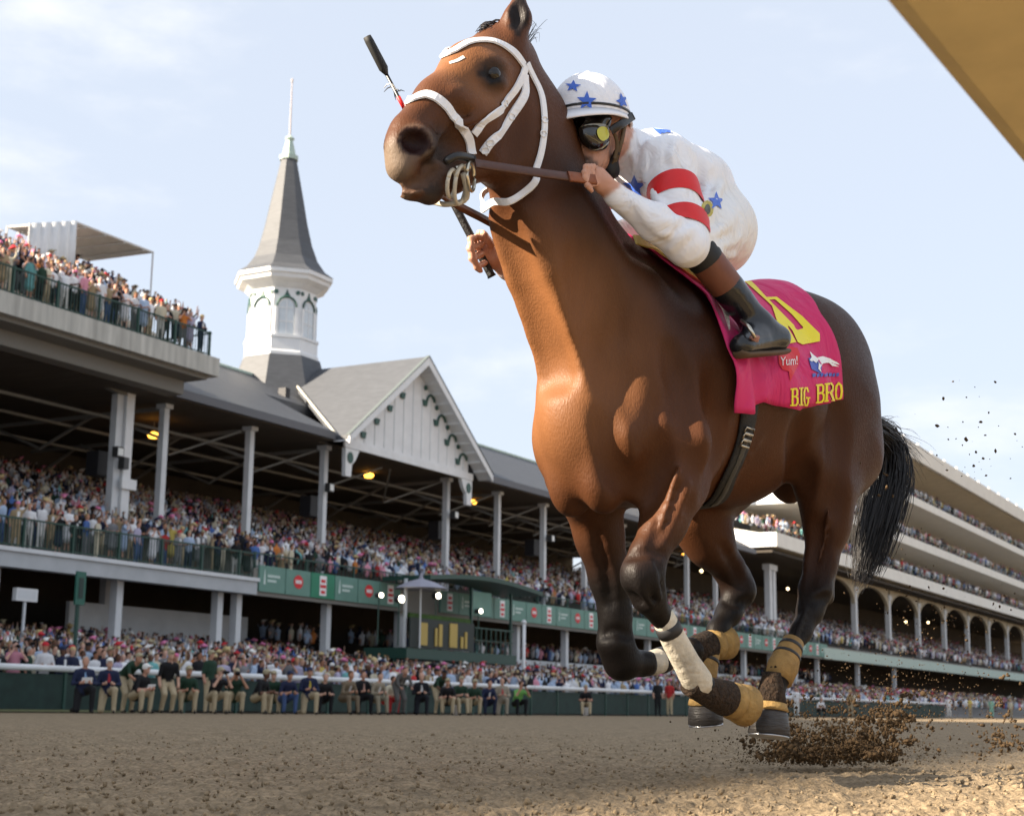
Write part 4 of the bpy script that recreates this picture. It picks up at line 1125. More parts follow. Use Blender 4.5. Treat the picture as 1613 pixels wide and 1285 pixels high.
# ---------------- the twin-spire stand
ts = stand_root('spired_grandstand')
tag(ts, 'long grandstand with grey slate roof, white gable and pointed spire', 'grandstand')
T0, T1 = 14.0, 124.0
EZ, RZ, EL, RL, BL = 13.95, 18.6, 44.8, 53.8, 62.5
TC = 69.7                                              # middle of the gable and the spire
GW = 7.35                                              # half width of the gable at its eaves
for a, b in ((49.9, TC - GW), (TC + GW, T1)):
    slab(slate_m, 'roof', ts, [(EL, EZ), (RL, RZ), (BL, EZ + .6), (BL, EZ + .2), (RL, RZ - .4), (EL, EZ - .28)], a, b)
slab(slate_m, 'roof', ts, [(EL + 4.6, EZ + 2.38), (RL, RZ - .003), (BL, EZ + .6), (BL, EZ + .2), (RL, RZ - .4), (EL + 4.6, EZ + 1.9)], TC - GW + .003, TC + GW - .003)
slab(slate_m, 'roof', ts, [(EL + 5.2, EZ + 2.0), (RL, RZ - .1), (BL, EZ + .6), (BL, EZ + .2), (RL, RZ - .4), (EL + 5.2, EZ + 1.6)], T0, 49.9 - .003)
for a, b in ((49.9, TC - 2.6), (TC + 2.6, T1)):
    MB().tube([(a, RL, RZ + .05), (b, RL, RZ + .05)], .12, 6).build('ridge_cap', verd_m, ts)
for a, b in ((50.2, TC - GW - .1), (TC + GW + .1, T1)):
    MB().box(a, b, EL - .12, EL + .12, EZ - .42, EZ - .06).build('gutter', mat('gutter', (.10, .10, .11), .5), ts)
# ceiling boards and rafters under the roof
slab(soff_m, 'ceiling', ts, [(EL + .2, EZ - .45), (BL - .3, EZ - .1), (BL - .3, EZ), (EL + .2, EZ - .35)], T0, TC - GW)
slab(soff_m, 'ceiling', ts, [(EL + .2, EZ - .45), (BL - .3, EZ - .1), (BL - .3, EZ), (EL + .2, EZ - .35)], TC + GW, T1)
slab(soff_m, 'ceiling', ts, [(EL + 1.2, EZ - .40), (BL - .3, EZ - .1), (BL - .3, EZ), (EL + 1.2, EZ - .30)], TC - GW + .003, TC + GW - .003)
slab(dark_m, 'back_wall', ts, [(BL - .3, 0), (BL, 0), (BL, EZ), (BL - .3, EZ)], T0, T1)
slab(beam_m, 'back_louver', ts, [(BL - .36, 12.55), (BL - .303, 12.55), (BL - .303, 12.95), (BL - .36, 12.95)], 70, 118)
cols_t = [51.4 + 6.12 * i for i in range(12) if i != 3]
for t in cols_t:
    mb = MB().box(t - .16, t + .16, 46.24, 46.56, 6.8, EZ - .35); mb.box(t - .24, t + .24, 46.1, 46.7, EZ - .62, EZ - .36)
    mb.build('column', wh2_m, ts)
for t in cols_t:                                   # roof truss at every column line
    mb = MB()
    mb.tube([(t, 46.4, EZ - 2.0), (t, 50.5, EZ - .5)], .09, 4); mb.tube([(t, 46.4, EZ - .6), (t, 61, EZ - .6)], .12, 4)
    mb.tube([(t, 50.5, EZ - .5), (t, 54, EZ - 1.9), (t, 57.5, EZ - .5), (t, 61, EZ - 2.2)], .08, 4)
    mb.build('truss', beam_m, ts)
for L in (48.8, 52.0, 56.5):
    MB().tube([(T0, L, EZ - 1.0), (T1, L, EZ - 1.0)], .09, 4).build('purlin', beam_m, ts)
    mb = MB()
for t in np.arange(51.4, 118, 6.12):
    MB().tube([(t + .4, 46.6, EZ - .7), (t + 3.06, 48.8, EZ - 2.1), (t + 5.7, 46.6, EZ - .7)], .07, 4).build('brace', beam_m, ts)
# gable
ga = stand_root('gable')
ga.parent = ts; ga.location = (0, 0, 0); ga.rotation_euler = (0, 0, 0)
AP, GE = 19.35, 13.75                                  # apex and eave heights
k_ = (AP - GE) / GW
def gz(t): return AP - abs(t - TC) * k_
FL = 44.0                                              # front edge of the overhang
WL = 44.9                                              # wall of the gable
for s in (-1, 1):
    te = TC + s * GW
    mb = MB(); V = [(TC, FL, AP), (te, FL, GE), (te, EL + 4.5, GE), (TC, RL, AP), (TC, FL, AP - .22), (te, FL, GE - .22), (te, EL + 4.5, GE - .22), (TC, RL, AP - .22)]
    # valley: the slope runs back until it meets the main roof
    lv = EL + (GE - EZ) / ((RZ - EZ) / (RL - EL))
    V[2] = (te, max(lv, EL), GE); V[6] = (te, max(lv, EL), GE - .22)
    mb.add(V, [(0, 1, 2, 3), (7, 6, 5, 4), (0, 4, 5, 1), (1, 5, 6, 2), (2, 6, 7, 3), (3, 7, 4, 0)]).build('slope', slate_m, ga)
    MB().tube([(te, max(lv, EL), GE + .12), (TC + s * 1.0, RL - 1.2, AP - .65)], .07, 5).build('valley_flashing', mat('pale_flashing', (.50, .48, .40), .6), ga)
    # raking board and its top edge
    P = [(TC, AP - .02), (te, GE - .02), (te, GE - .42), (TC, AP - .50)]
    MB().prism([(p[0], p[1]) for p in P], 'y', FL - .09, FL - .002).build('rake_board', wh_m, ga)
    P = [(TC, AP + .055), (te + s * .05, GE + .03), (te + s * .05, GE - .016), (TC, AP - .016)]
    MB().prism(P, 'y', FL - .12, FL + .1).build('rake_edge', mat('rake_grey', (.10, .12, .12), .6), ga)
    # soffit and its battens
    P = [(TC, AP - .24), (te, GE - .24), (te, GE - .30), (TC, AP - .30)]
    MB().prism(P, 'y', FL, WL - .002).build('soffit', wh_m, ga)
    for i in range(1, 12):
        t = TC + s * GW * i / 12; z = gz(t) - .30
        MB().prism([(t - .05, z - .10 + k_ * .05 * s), (t + .05, z - .10 - k_ * .05 * s), (t + .05, z - .003 - k_ * .05 * s), (t - .05, z - .003 + k_ * .05 * s)], 'y', FL + .05, WL - .005).build('soffit_batten', wh_m, ga)
MB().prism([(TC - 6.1, GE - .15), (TC + 6.1, GE - .15), (TC + 6.1, gz(TC + 6.1) - .32), (TC, AP - .32), (TC - 6.1, gz(TC - 6.1) - .32)], 'y', WL, WL + .15).build('wall', wh_m, ga)
for i in range(-6, 7):
    t = TC + i * .92; MB().box(t - .03, t + .03, WL - .025, WL - .002, GE + .1, gz(t) - .5).build('batten', mat('grey_white_batten', (.60, .62, .63), .6), ga)  # battens a slightly greyer white than the wall
MB().box(TC - 6.5, TC + 6.5, WL - .12, WL - .003, GE - .42, GE - .02).build('tie_beam', wh_m, ga)
for s in (-1, 1):                                      # stepped fretwork along both slopes
    for i in range(4):
        t = TC + s * (1.15 + i * 1.22); z = gz(t) - 1.30
        MB().prism([(t - .26, z), (t + .26, z), (t + .16, z - .34), (t - .16, z - .34)], 'y', WL - .10, WL - .03).build('bracket', trim_m, ga)
        c_ = (t + s * .60, z + .02)
        arc = [(c_[0] + .40 * math.cos(a), WL - .07, c_[1] + .40 * math.sin(a) - .05) for a in np.linspace(.15, math.pi - .15, 9)]
        MB().tube(arc, .075, 5).build('arch', trim_m, ga)
        t2 = t + s * .02; z2 = gz(t2) - .58
        MB().prism([(t2 + .14 * math.cos(a), z2 + .14 * math.sin(a)) for a in np.linspace(0, 2 * math.pi, 11)[:-1]], 'y', WL - .10, WL - .03).build('roundel', trim_m, ga)
    # bracketed column head
    te = TC + s * 6.12
    mb = MB().prism([(te - s * .0, GE - .44), (te - s * .95, GE - .44), (te - s * .62, GE - 1.0), (te - s * .32, GE - 1.25), (te - s * .25, GE - 1.9), (te + s * .25, GE - 1.9), (te + s * .3, GE - .44)], 'y', WL - .10, WL + .12)
    mb.build('column_head', wh_m, ga)
    MB().prism([(te - s * .12 + .26 * math.cos(a), GE - .92 + .30 * math.sin(a)) for a in np.linspace(0, 2 * math.pi, 13)[:-1]], 'y', WL - .14, WL - .104).build('roundel', trim_m, ga)
MB().box(TC - 4.6, TC - 4.2, 50.2, 50.7, 16.6, 17.3).build('roof_vent', mat('dark_vent', (.03, .03, .035), .6), ga)
# spire
sp = stand_root('spire'); sp.parent = ts; sp.location = (TC - .55, RL, 0); sp.rotation_euler = (0, 0, 0)
ph = math.pi / 8
MB().lathe([(3.3, 17.0), (2.35, 19.9)], 8, phase=ph).build('skirt_roof', slate_m, sp)
MB().lathe([(2.26, 19.4), (2.26, 20.1), (2.18, 20.2), (2.18, 20.9), (2.12, 20.95), (2.02, 21.0), (2.02, 24.3)], 8, phase=ph).build('drum', wh_m, sp)
MB().lathe([(2.24, 20.92), (2.24, 21.08)], 8, phase=ph).build('sill_band', wh_m, sp)
MB().lathe([(2.05, 23.9), (2.35, 24.15), (2.75, 24.35), (2.80, 24.55), (2.95, 24.62), (2.95, 24.86)], 8, phase=ph).build('cornice', wh_m, sp)
MB().lathe([(2.98, 24.862), (2.45, 25.25), (2.0, 25.9), (1.62, 26.9), (1.30, 28.2), (.95, 30.0), (.62, 31.6), (.47, 32.3)], 8, phase=ph).build('spire_roof', slate_m, sp)
MB().lathe([(.56, 32.25), (.58, 32.5), (.42, 32.55), (.40, 32.7), (.20, 33.5), (.30, 33.62), (.18, 33.75), (.07, 33.85)], 10).build('finial_base', verd_m, sp, False)
MB().lathe([(.06, 33.8), (.035, 37.2), (.07, 37.25), (.07, 37.42), (.02, 37.5)], 6).build('finial', mat('finial_grey', (.42, .38, .38), .6), sp)
for k in range(8):
    a = k * math.pi / 4; fx, fy = math.cos(a), math.sin(a); ra = 2.02 * math.cos(math.pi / 8)
    def fp(w, z, o=0.0): return (fx * (ra + o) - fy * w, fy * (ra + o) + fx * w, z)
    def face_prism(poly, o0, o1, nm, m_, par):
        n_ = len(poly); mb = MB(); mb.add([fp(w, z, o0) for w, z in poly] + [fp(w, z, o1) for w, z in poly], [tuple(range(n_))[::-1], tuple(range(n_, 2 * n_))] + [(i, (i + 1) % n_, n_ + (i + 1) % n_, n_ + i) for i in range(n_)]); return mb.build(nm, m_, par)
    arch = [(-.42, 21.15), (.42, 21.15), (.42, 22.75)] + [(.42 * math.cos(q), 22.75 + .42 * math.sin(q)) for q in np.linspace(.2, math.pi - .2, 7)] + [(-.42, 22.75)]
    w = face_prism(arch, .004, .05, 'window', glass_m, sp)
    for dz in (21.9, 22.7): face_prism([(-.40, dz - .03), (.40, dz - .03), (.40, dz + .03), (-.40, dz + .03)], .052, .075, 'glazing_bar', wh_m, w)
    face_prism([(-.03, 21.2), (.03, 21.2), (.03, 23.1), (-.03, 23.1)], .052, .072, 'glazing_bar', wh_m, w)
    mb = MB(); mb.tube([fp(.56 * math.cos(q), 22.75 + .60 * math.sin(q), .06) for q in np.linspace(0, math.pi, 11)], .06, 5).build('arch_trim', trim_m, sp)
    for w_ in (-.56, .56): face_prism([(w_ - .09, 21.1), (w_ + .09, 21.1), (w_ + .09, 22.75), (w_ - .09, 22.75)], .004, .09, 'pilaster', wh_m, sp)
    for w_ in (-.62, .62): face_prism([(w_ + .13 * math.cos(q), 23.62 + .13 * math.sin(q)) for q in np.linspace(0, 2 * math.pi, 9)[:-1]], .004, .06, 'roundel', trim_m, sp)
    face_prism([(-.18, 23.4), (.18, 23.4), (.06, 23.6), (0, 23.8), (-.06, 23.6)], .004, .06, 'leaf_ornament', trim_m, sp)
# seating tiers, balcony front, railings
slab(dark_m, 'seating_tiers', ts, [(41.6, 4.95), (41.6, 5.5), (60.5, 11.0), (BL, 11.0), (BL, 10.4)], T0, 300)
slab(mat('balcony_fascia', (.42, .44, .46), .6, noise=.15, nscale=1), 'balcony_fascia', ts, [(41.1, 4.9), (41.1, 5.56), (41.6, 5.56), (41.6, 4.9)], T0, 51.9)
slab(wh2_m, 'balcony_edge', ts, [(41.0, 5.45), (41.0, 5.60), (41.098, 5.60), (41.098, 5.45)], T0, 51.95)
def railing(par, t0, t1, L, z0, z1, gap, post=2.4, m_=green_m):
    MB().box(t0, t1, L - .03, L + .03, z1 - .06, z1).build('top_rail', m_, par)
    MB().box(t0, t1, L - .02, L + .02, z0 + .08, z0 + .12).build('bottom_rail', m_, par)
    mb = MB()
    for t in np.arange(t0 + gap, t1, gap): mb.box(t - .012, t + .012, L - .012, L + .012, z0 + .12, z1 - .06)
    o = mb.build('balusters', m_, par); o['kind'] = 'stuff'
    for t in np.arange(t0, t1 + .01, post): MB().box(t - .045, t + .045, L - .045, L + .045, z0, z1 + .02).build('railing_post', m_, par)
railing(ts, 22.0, 51.8, 41.25, 5.60, 6.68, .15)
slab(beam_m, 'panel_backing', ts, [(41.35, 4.9), (41.35, 6.05), (41.5, 6.05), (41.5, 4.9)], 51.96, 300)
pt = 52.2; pi_ = 0
while pt < 131:
    w_ = 1.86
    kind = pi_ % 3
    if not (61.8 < pt < 66.0):
        p_ = MB().box(pt + .03, pt + w_ - .03, 41.25, 41.34, 5.08, 6.20).build('sponsor_panel', green3_m if (pi_ == 2) else green2_m, ts)
        c_ = pt + w_ / 2
        if kind == 1:
            MB().prism([(c_ + .34 * math.cos(a), 5.68 + .30 * math.sin(a)) for a in np.linspace(0, 2 * math.pi, 15)[:-1]] , 'y', 41.235, 41.247).build('red_disc', redp_m0 if False else mat('red_print', (.60, .012, .02), .5), p_)
            tp = MB()
            for i in range(4): tp.box(c_ - .22 + i * .115, c_ - .14 + i * .115, 41.222, 41.233, 5.60, 5.76)
            o = tp.build('print', mat('white_print', (.80, .80, .80), .5), p_); o['kind'] = 'stuff'
        elif kind == 2:
            MB().box(c_ - .26, c_ + .26, 41.238, 41.247, 5.2, 6.1).build('white_print', mat('white_print', (.80, .80, .80), .5), p_)
            for zz, ww in ((5.86, .16), (5.62, .22), (5.36, .16)): MB().box(c_ - ww, c_ + ww, 41.226, 41.236, zz - .07, zz + .07).build('red_print', mat('red_print', (.60, .012, .02), .5), p_)
        else:
            MB().prism([(c_ - .62, 5.4), (c_ - .5, 5.4), (c_ - .54, 5.95), (c_ - .56, 6.05), (c_ - .58, 5.95)], 'y', 41.238, 41.247).build('spire_mark', mat('pale_print', (.60, .70, .66), .5), p_)
            tp = MB()
            for i in range(7): tp.box(c_ - .34 + i * .125, c_ - .25 + i * .125, 41.238, 41.247, 5.72, 5.83)
            for i in range(5): tp.box(c_ - .34 + i * .125, c_ - .25 + i * .125, 41.238, 41.247, 5.52, 5.62)
            o = tp.build('print', mat('pale_print', (.60, .70, .66), .5), p_); o['kind'] = 'stuff'
    pt += w_; pi_ += 1
railing(ts, 52.1, 131, 41.45, 6.05, 6.75, .3, 3.72)
slab(verd_m, 'balcony_front', ts, [(41.2, 4.95), (41.2, 5.9), (41.34, 5.9), (41.34, 4.95)], 131.2, 300)
# lower level: columns, shadowed back, counters, parapet
slab(dark_m, 'lower_wall', ts, [(52.0, 0), (52.2, 0), (52.2, 6.5), (52.0, 6.5)], T0, 300)
for t in (38.3, 44.5, 50.5, 51.75, 58.3, 64.5, 70.6, 76.7, 82.8, 88.9, 95.1, 101.2, 107.3, 113.4, 119.5, 125.6, 131.7, 144, 157):
    MB().box(t - .17, t + .17, 41.9, 42.25, 0, 4.93).build('lower_column', wh2_m, ts)
slab(wh2_m, 'counter_front', ts, [(46.0, 0), (46.0, 4.35), (46.2, 4.35), (46.2, 0)], 46.0, 57.5)
slab(wh2_m, 'parapet', ts, [(43.0, 0), (43.0, 3.1), (43.2, 3.1), (43.2, 0)], 67.5, 131)
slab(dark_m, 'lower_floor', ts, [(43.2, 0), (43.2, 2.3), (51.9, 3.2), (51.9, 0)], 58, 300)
slab(mat('apron_paving', (.20, .19, .18), .9), 'apron', ts, [(33.4, -.1), (33.4, .10), (45.9, 1.6), (45.9, -.1)], 15, 300)
# fittings under the roof
amber_m = mat('amber_lamp', (.8, .4, .05), .5, emit=(1.0, .42, .05), estr=1.6)
for x, y in ((242, 686), (581, 749), (744, 791)):
    t, z = tz(x, y, 49.5)
    r = stand_root('lamp_fitting'); r.parent = ts; r.location = (t, 49.5, z); r.rotation_euler = (0, 0, 0)
    MB().lathe([(.20, -.12), (.30, .0), (.27, .10), (.1, .16)], 12).build('glowing_shade', amber_m, r, True)
    MB().tube([(0, 0, .16), (0, 0, max(.3, EZ - .5 - z))], .03, 5).build('stem', beam_m, r)
flood_m = mat('flood_glass', (.75, .75, .72), .2)
for x, y in ((186, 712), (519, 768), (716, 811), (868, 848), (1503 // 3, 1e9)):
    if y > 1e8: continue
    t, z = tz(x, y, 45.9)
    MB().box(t - .2, t + .2, 45.75, 46.05, z - .22, z + .22).build('floodlight', mat('flood_case', (.05, .05, .05), .5), ts)
    MB().box(t - .16, t + .16, 45.735, 45.748, z - .16, z + .16).build('floodlight_glass', flood_m, ts)
for x, y in ((158, 730), (490, 797), (690, 835), (840, 862)):
    t, z = tz(x, y, 47.5); MB().box(t - .45, t + .45, 47.2, 47.9, z - .55, z + .5).build('loudspeaker', mat('speaker_black', (.015, .015, .018), .6), ts)
# ---------------- stand with the roof deck
dk = stand_root('deck_stand', 49.8, 42, 0)
tag(dk, 'concrete roof deck full of people on tall white column beside the slate roof', 'viewing deck')
def DK(t, L, z): return (t - 49.8, L - 42, z)
def dbox(nm, m_, t0, t1, L0, L1, z0, z1): return MB().box(t0 - 49.8, t1 - 49.8, L0 - 42, L1 - 42, z0, z1).build(nm, m_, dk)
dbox('fascia', conc_m, 14, 49.8, 42.0, 42.35, 14.06, 14.86)
dbox('end_fascia', conc_m, 49.5, 49.8, 42.353, 49, 14.06, 14.86)
MB().prism([(.36, 13.9), (.36, 14.8), (7.5, 18.3), (7.5, 13.9)], 'x', 14 - 49.8, 49.45 - 49.8).build('deck_slab', beam_m, dk)
dbox('soffit_beam', beam_m, 14, 49.2, 43.4, 44.2, 13.3, 13.89)
mb = MB().box(48.15 - 49.8, 48.55 - 49.8, 4.15, 4.5, 0, 13.4); mb2 = MB().box(48.58 - 49.8, 49.05 - 49.8, 4.0, 4.35, 0, 13.5)
mb.build('column', wh2_m, dk); mb2.build('column', wh_m, dk)
MB().prism([(48.1 - 49.8, 13.4), (45.6 - 49.8, 13.88), (49.3 - 49.8, 13.88), (49.1 - 49.8, 13.4)], 'y', 4.02, 4.32).build('bracket', beam_m, dk)
for t, L in ((48.6, 46.3),):
    dbox('floodlight', mat('flood_case', (.05, .05, .05), .5), 48.2, 48.5, 45.6, 45.95, 10.1, 10.6); dbox('junction_box', wh_m, 48.4, 49.3, 45.85, 45.98, 9.3, 9.75)
def rail_dk(t0, t1, L):
    MB().box(t0 - 49.8, t1 - 49.8, L - 42.03, L - 41.97, 15.88, 15.94).build('top_rail', green_m, dk)
    MB().box(t0 - 49.8, t1 - 49.8, L - 42.02, L - 41.98, 14.95, 14.99).build('bottom_rail', green_m, dk)
    mb = MB()
    for t in np.arange(t0, t1, .15): mb.box(t - 49.8 - .012, t - 49.8 + .012, L - 42.012, L - 41.988, 14.99, 15.88)
    o = mb.build('balusters', green_m, dk); o['kind'] = 'stuff'
    for t in np.arange(t0, t1 + .01, 2.2): MB().box(t - 49.8 - .045, t - 49.8 + .045, L - 42.045, L - 41.955, 14.86, 15.98).build('railing_post', green_m, dk)
rail_dk(22.9, 49.4, 42.2)
MB().box(-.46, -.40, .2, 5.2, 15.88, 15.94).build('top_rail', green_m, dk)
for L in (1.6, 3.2, 5.0): MB().box(-.475, -.385, L - .045, L + .045, 14.87, 15.98).build('railing_post', green_m, dk)
# canopy on the deck
tn = stand_root('canopy_tent', 46, 46.3, 16.5)
tag(tn, 'white canopy tent with side curtain on the roof deck', 'tent')
def TN(x, y, L): t, z = tz(x, y, L); return (t - 46, L - 46.3, z - 16.5)
can_m = mat('canopy_cloth', (.60, .58, .55), .8, noise=.15, nscale=3); cur_m = cloth_mat0 = mat('curtain_white', (.74, .74, .74), .8, noise=.15, nscale=3, bump=.5, bscale=3, stretch=(3, 3, .3))
A, B2, C2, D2 = TN(47, 352, 46.3), TN(119, 348, 46.3), TN(241, 396, 46.3), TN(150, 394, 49.5)
mb = MB(); n_ = 14; V = []; F = []
for i in range(n_ + 1):
    f = i / n_; a = Vector(A).lerp(Vector(B2), f); w_ = .10 * math.sin(i * 2.1)
    V += [a + Vector((0, w_, 0)), a + Vector((0, w_ * 1.4, -1.45)), a + Vector((0, w_ * 1.2, -2.9))]
for i in range(n_):
    for j in range(2): F.append((3 * i + j, 3 * i + 3 + j, 3 * i + 4 + j, 3 * i + 1 + j))
o = mb.add(V, F).build('curtain', cur_m, tn, True); md = o.modifiers.new('s', 'SOLIDIFY'); md.thickness = .03
top = [Vector(B2), Vector(C2), Vector(C2) + Vector((-.6, 3.4, -.1)), Vector(B2) + Vector((-.6, 3.4, .1))]
V = top + [p - Vector((0, 0, .08)) for p in top]
MB().add(V, [(0, 1, 2, 3), (7, 6, 5, 4), (0, 4, 5, 1), (1, 5, 6, 2), (2, 6, 7, 3), (3, 7, 4, 0)]).build('canopy', can_m, tn)
for i in range(4):
    a = top[0].lerp(top[1], (i + .5) / 4); b = top[3].lerp(top[2], (i + .5) / 4); dz = Vector((0, 0, .13)); MB().tube([a - dz, b - dz], .04, 4).build('rafter', mat('tent_pole', (.50, .50, .50), .4), tn)
for p, zb in ((A, -.2), (B2, -.2), (tuple(top[1]), -.2), (tuple(top[2]), .6), (tuple(top[3]), .6)):
    MB().tube([p, (p[0], p[1], zb)], .04, 5).build('pole', mat('tent_pole', (.50, .50, .50), .4), tn)
# ---------------- clubhouse stand on the right
cb = stand_root('tiered_stand', 127.3, 44, 0)
tag(cb, 'tall cream stand with three open balconies, arches and white columns', 'grandstand')
def CB_(nm, m_, poly, t0, t1): return MB().prism([(p[0] - 44, p[1]) for p in poly], 'x', t0 - 127.3, t1 - 127.3).build(nm, m_, cb)
CT0, CT1 = 127.3, 330.0
for i, (z0, z1, tt) in enumerate(((14.5, 15.75, CT0), (19.05, 20.05, 133), (24.1, 25.0, 138))):
    CB_('balcony_front', cream_m, [(44, z0), (44, z1), (44.35, z1), (44.35, z0)], tt, CT1)
    CB_('balcony_floor', cream_m, [(44.36, z0 + .05), (44.36, z1 - .25), (50.5, z1 + 1.0), (50.5, z0 + .05)], tt, CT1)
    CB_('end_wall', wh_m, [(44.36, z0), (44.36, z1), (52, z1), (52, z0)], tt - .02, tt + .3)
    for t in np.arange(tt + .5, 305, 4.2): MB().box(t - 127.3 - .04, t - 127.3 + .04, .05, .13, z1, z1 + .75).build('railing_post', green_m, cb)
    MB().box(tt - 127.3, CT1 - 127.3, .06, .12, z1 + .70, z1 + .76).build('top_rail', green_m, cb)
    CB_('back_wall', tan_wall_m, [(50.55, z1 - 1.2), (50.55, z1 + 3.0), (50.8, z1 + 3.0), (50.8, z1 - 1.2)], tt + 2, CT1)
    for t in np.arange(tt + 6, 300, 9.5): MB().box(t - 127.3, t - 127.3 + 5.2, 6.45, 6.57, z1 + 1.5, z1 + 2.9).build('box_window', mat('dark_opening', (.03, .03, .03), .4), cb)
CB_('roof', cream_m, [(43.4, 29.2), (43.2, 30.9), (52, 31.9), (52, 30.2)], 143, CT1)
CB_('roof_soffit', tan_wall_m, [(43.9, 29.15), (50.9, 28.0), (50.9, 28.2), (43.9, 29.18)], 143.2, CT1)
CB_('core', tan_wall_m, [(50.81, 14.25), (50.81, 30), (56, 30), (56, 14.25)], CT0 + 2.5, CT1)
for t in np.arange(145, 300, 6.5): MB().lathe([(.25, 30.9), (.25, 31.3), (.1, 31.5)], 8, center=(t - 127.3, -.2)).build('roof_lamp', wh_m, cb)
cl_t = [131.9, 132.9, 145.3] + [158.6 + 13.1 * i for i in range(11)]
for t in cl_t:
    mb = MB().box(t - 127.3 - .34, t - 127.3 + .34, 2.2, 2.7, 6.5, 13.2); mb.box(t - 127.3 - .55, t - 127.3 + .55, 2.1, 2.8, 12.9, 13.4); mb.build('column', wh2_m, cb)
for a, b in zip(cl_t[2:-1], cl_t[3:]):                  # arches between the columns
    n_ = 12; P = [(a - 127.3 + .35, 13.0)] + [(a + .35 + (b - a - .7) * (1 - math.cos(math.pi * i / n_)) / 2 - 127.3, 11.6 + 2.2 * math.sin(math.pi * i / n_)) for i in range(n_ + 1)] + [(b - 127.3 - .35, 13.0), (b - 127.3 - .35, 14.3), (a - 127.3 + .35, 14.3)]
    P = P[1:]
    MB().prism(P, 'y', 2.25, 2.6).build('arch', tan_wall_m, cb)
CB_('underside', dark_m, [(44.4, 14.0), (44.4, 14.19), (59, 14.19), (59, 14.0)], CT0, CT1)
CB_('rear_wall', dark_m, [(58, 6), (58, 13.99), (58.2, 13.99), (58.2, 6)], T1, CT1)
lampm = mat('warm_lamp', (.9, .8, .6), .5, emit=(1, .72, .38), estr=2.5)
for x, y in ((1075, 873), (1105, 899), (1241, 927), (1427, 979), (1462, 980)):
    t, z = tz(x, y, 50); MB().lathe([(.04, -.13), (.15, 0), (.04, .13)], 10, center=(0, 0)).build('globe_lamp', amber_m if x == 1075 else lampm, cb, True).location = (t - 127.3, 6, z)
# ---------------- unseen clubhouse beyond the left edge, added and sized to shade the track
ch = stand_root('clubhouse', 0, 46, 0)
tag(ch, 'unseen clubhouse block beyond the roof deck, sized to shade the track', 'building')
CHZ = 33.0
MB().box(-190, 12, 0, 22, 0, CHZ).build('wall', cream_m, ch)
for z in np.arange(5, CHZ, 5): MB().box(-190, 12, -.6, -.002, z, z + 1.0).build('balcony_front', wh_m, ch)
# ------------------------------------------------------------------ rails, booth, signs
rl = stand_root('track_fence', 20, 33, 0)
tag(rl, 'white topped outer track fence with dark green panels before the crowd', 'fence')
net_m = mat('green_netting', (.012, .034, .027), .7, noise=.5, nscale=2.2)
for i in range(46):
    t = i * 2.6
    MB().box(t - .05, t + .05, -.05, .05, -.1, 1.12).build('post', green_m, rl)
    MB().box(t + .07, t + 2.53, -.02, .02, .06, 1.06).build('panel', net_m, rl)
    MB().tube([(t, -.06, 1.22), (t + 2.6, -.06, 1.22)], .095, 8, flat=1.0).build('top_rail', wh_m, rl, True)
# inside rail close above the camera
ir = new_obj('inner_rail', None)
p0, p1 = ray(1398, 0), ray(1613, 255)
RZh = .98
A_ = CAMP + p0 * ((RZh - CAM_H) / p0[2]); B_ = CAMP + p1 * ((RZh - CAM_H) / p1[2])
dr = (B_ - A_) / np.linalg.norm(B_ - A_); sd = np.array([dr[1], -dr[0], 0])
if sd[0] < 0: sd = -sd
ir.location = tuple(A_ * (1, 1, 0)); ir.rotation_euler = (0, 0, math.atan2(dr[1], dr[0]))
tag(ir, 'broad tan beam of the inner track rail', 'rail')
sg = 1 if np.cross([math.cos(ir.rotation_euler.z), math.sin(ir.rotation_euler.z), 0], sd)[2] > 0 else -1
rail_m = mat('bounce_tan_rail', (.46, .36, .16), .5, noise=.25, nscale=5)  # tan base carries the warm bounce light off the dirt
prof = [(0, 0), (.03, -.02), (.20, -.02), (.24, .0), (.25, .06), (.20, .12), (.05, .12), (0, .06)]
MB().prism([(sg * a, RZh + b) for a, b in prof], 'x', -2.6, 4.5).build('beam', rail_m, ir)
for x in (-2.3, 3.6): MB().tube([(x, sg * .13, RZh - .01), (x, sg * .45, .5), (x, sg * .45, -.05)], .05, 10).build('post', wh2_m, ir, True)
# television booth hung below the balcony
bt = stand_root('broadcast_booth', 66, 40, 2.6)
tag(bt, 'green broadcast booth with bright lamps and gold letters under the balcony', 'booth')
def bb(nm, m_, t0, t1, L0, L1, z0, z1, par=None): return MB().box(t0 - 66, t1 - 66, L0 - 40, L1 - 40, z0 - 2.6, z1 - 2.6).build(nm, m_, par or bt)
bb('platform', green_m, 60.2, 70.8, 38.8, 41.2, 2.5, 3.0)
bb('platform_front', mat('booth_black', (.02, .028, .025), .6), 60.4, 66.3, 38.75, 38.85, 3.02, 4.4)
for t in (60.3, 63.2, 66.4, 70.6): bb('leg', green_m, t - .07, t + .07, 39.4, 39.55, 0, 2.49)
gold_m = mat('gold_letter', (.46, .32, .07), .5, noise=.15)
for t0, t1, h in ((61.2, 61.85, 1.05), (62.55, 62.75, .85), (62.9, 63.2, 1.05), (63.9, 64.6, 1.15), (64.95, 65.2, .55), (65.35, 65.55, .8)):
    bb('letter', gold_m, t0, t1, 38.70, 38.745, 3.15, 3.15 + h)
for t in (60.4, 66.5, 70.6): bb('post', wh2_m if t < 61 else green_m, t - .06, t + .06, 39.0, 39.12, 3.01, 6.2)
for i in range(8):
    t = 66.8 + i * .5; bb('railing_post', green_m, t - .03, t + .03, 38.9, 38.96, 3.01, 4.2)
bb('top_rail', green_m, 66.6, 70.7, 38.88, 38.98, 4.2, 4.27); bb('mid_rail', green_m, 66.6, 70.7, 38.9, 38.96, 3.6, 3.65)
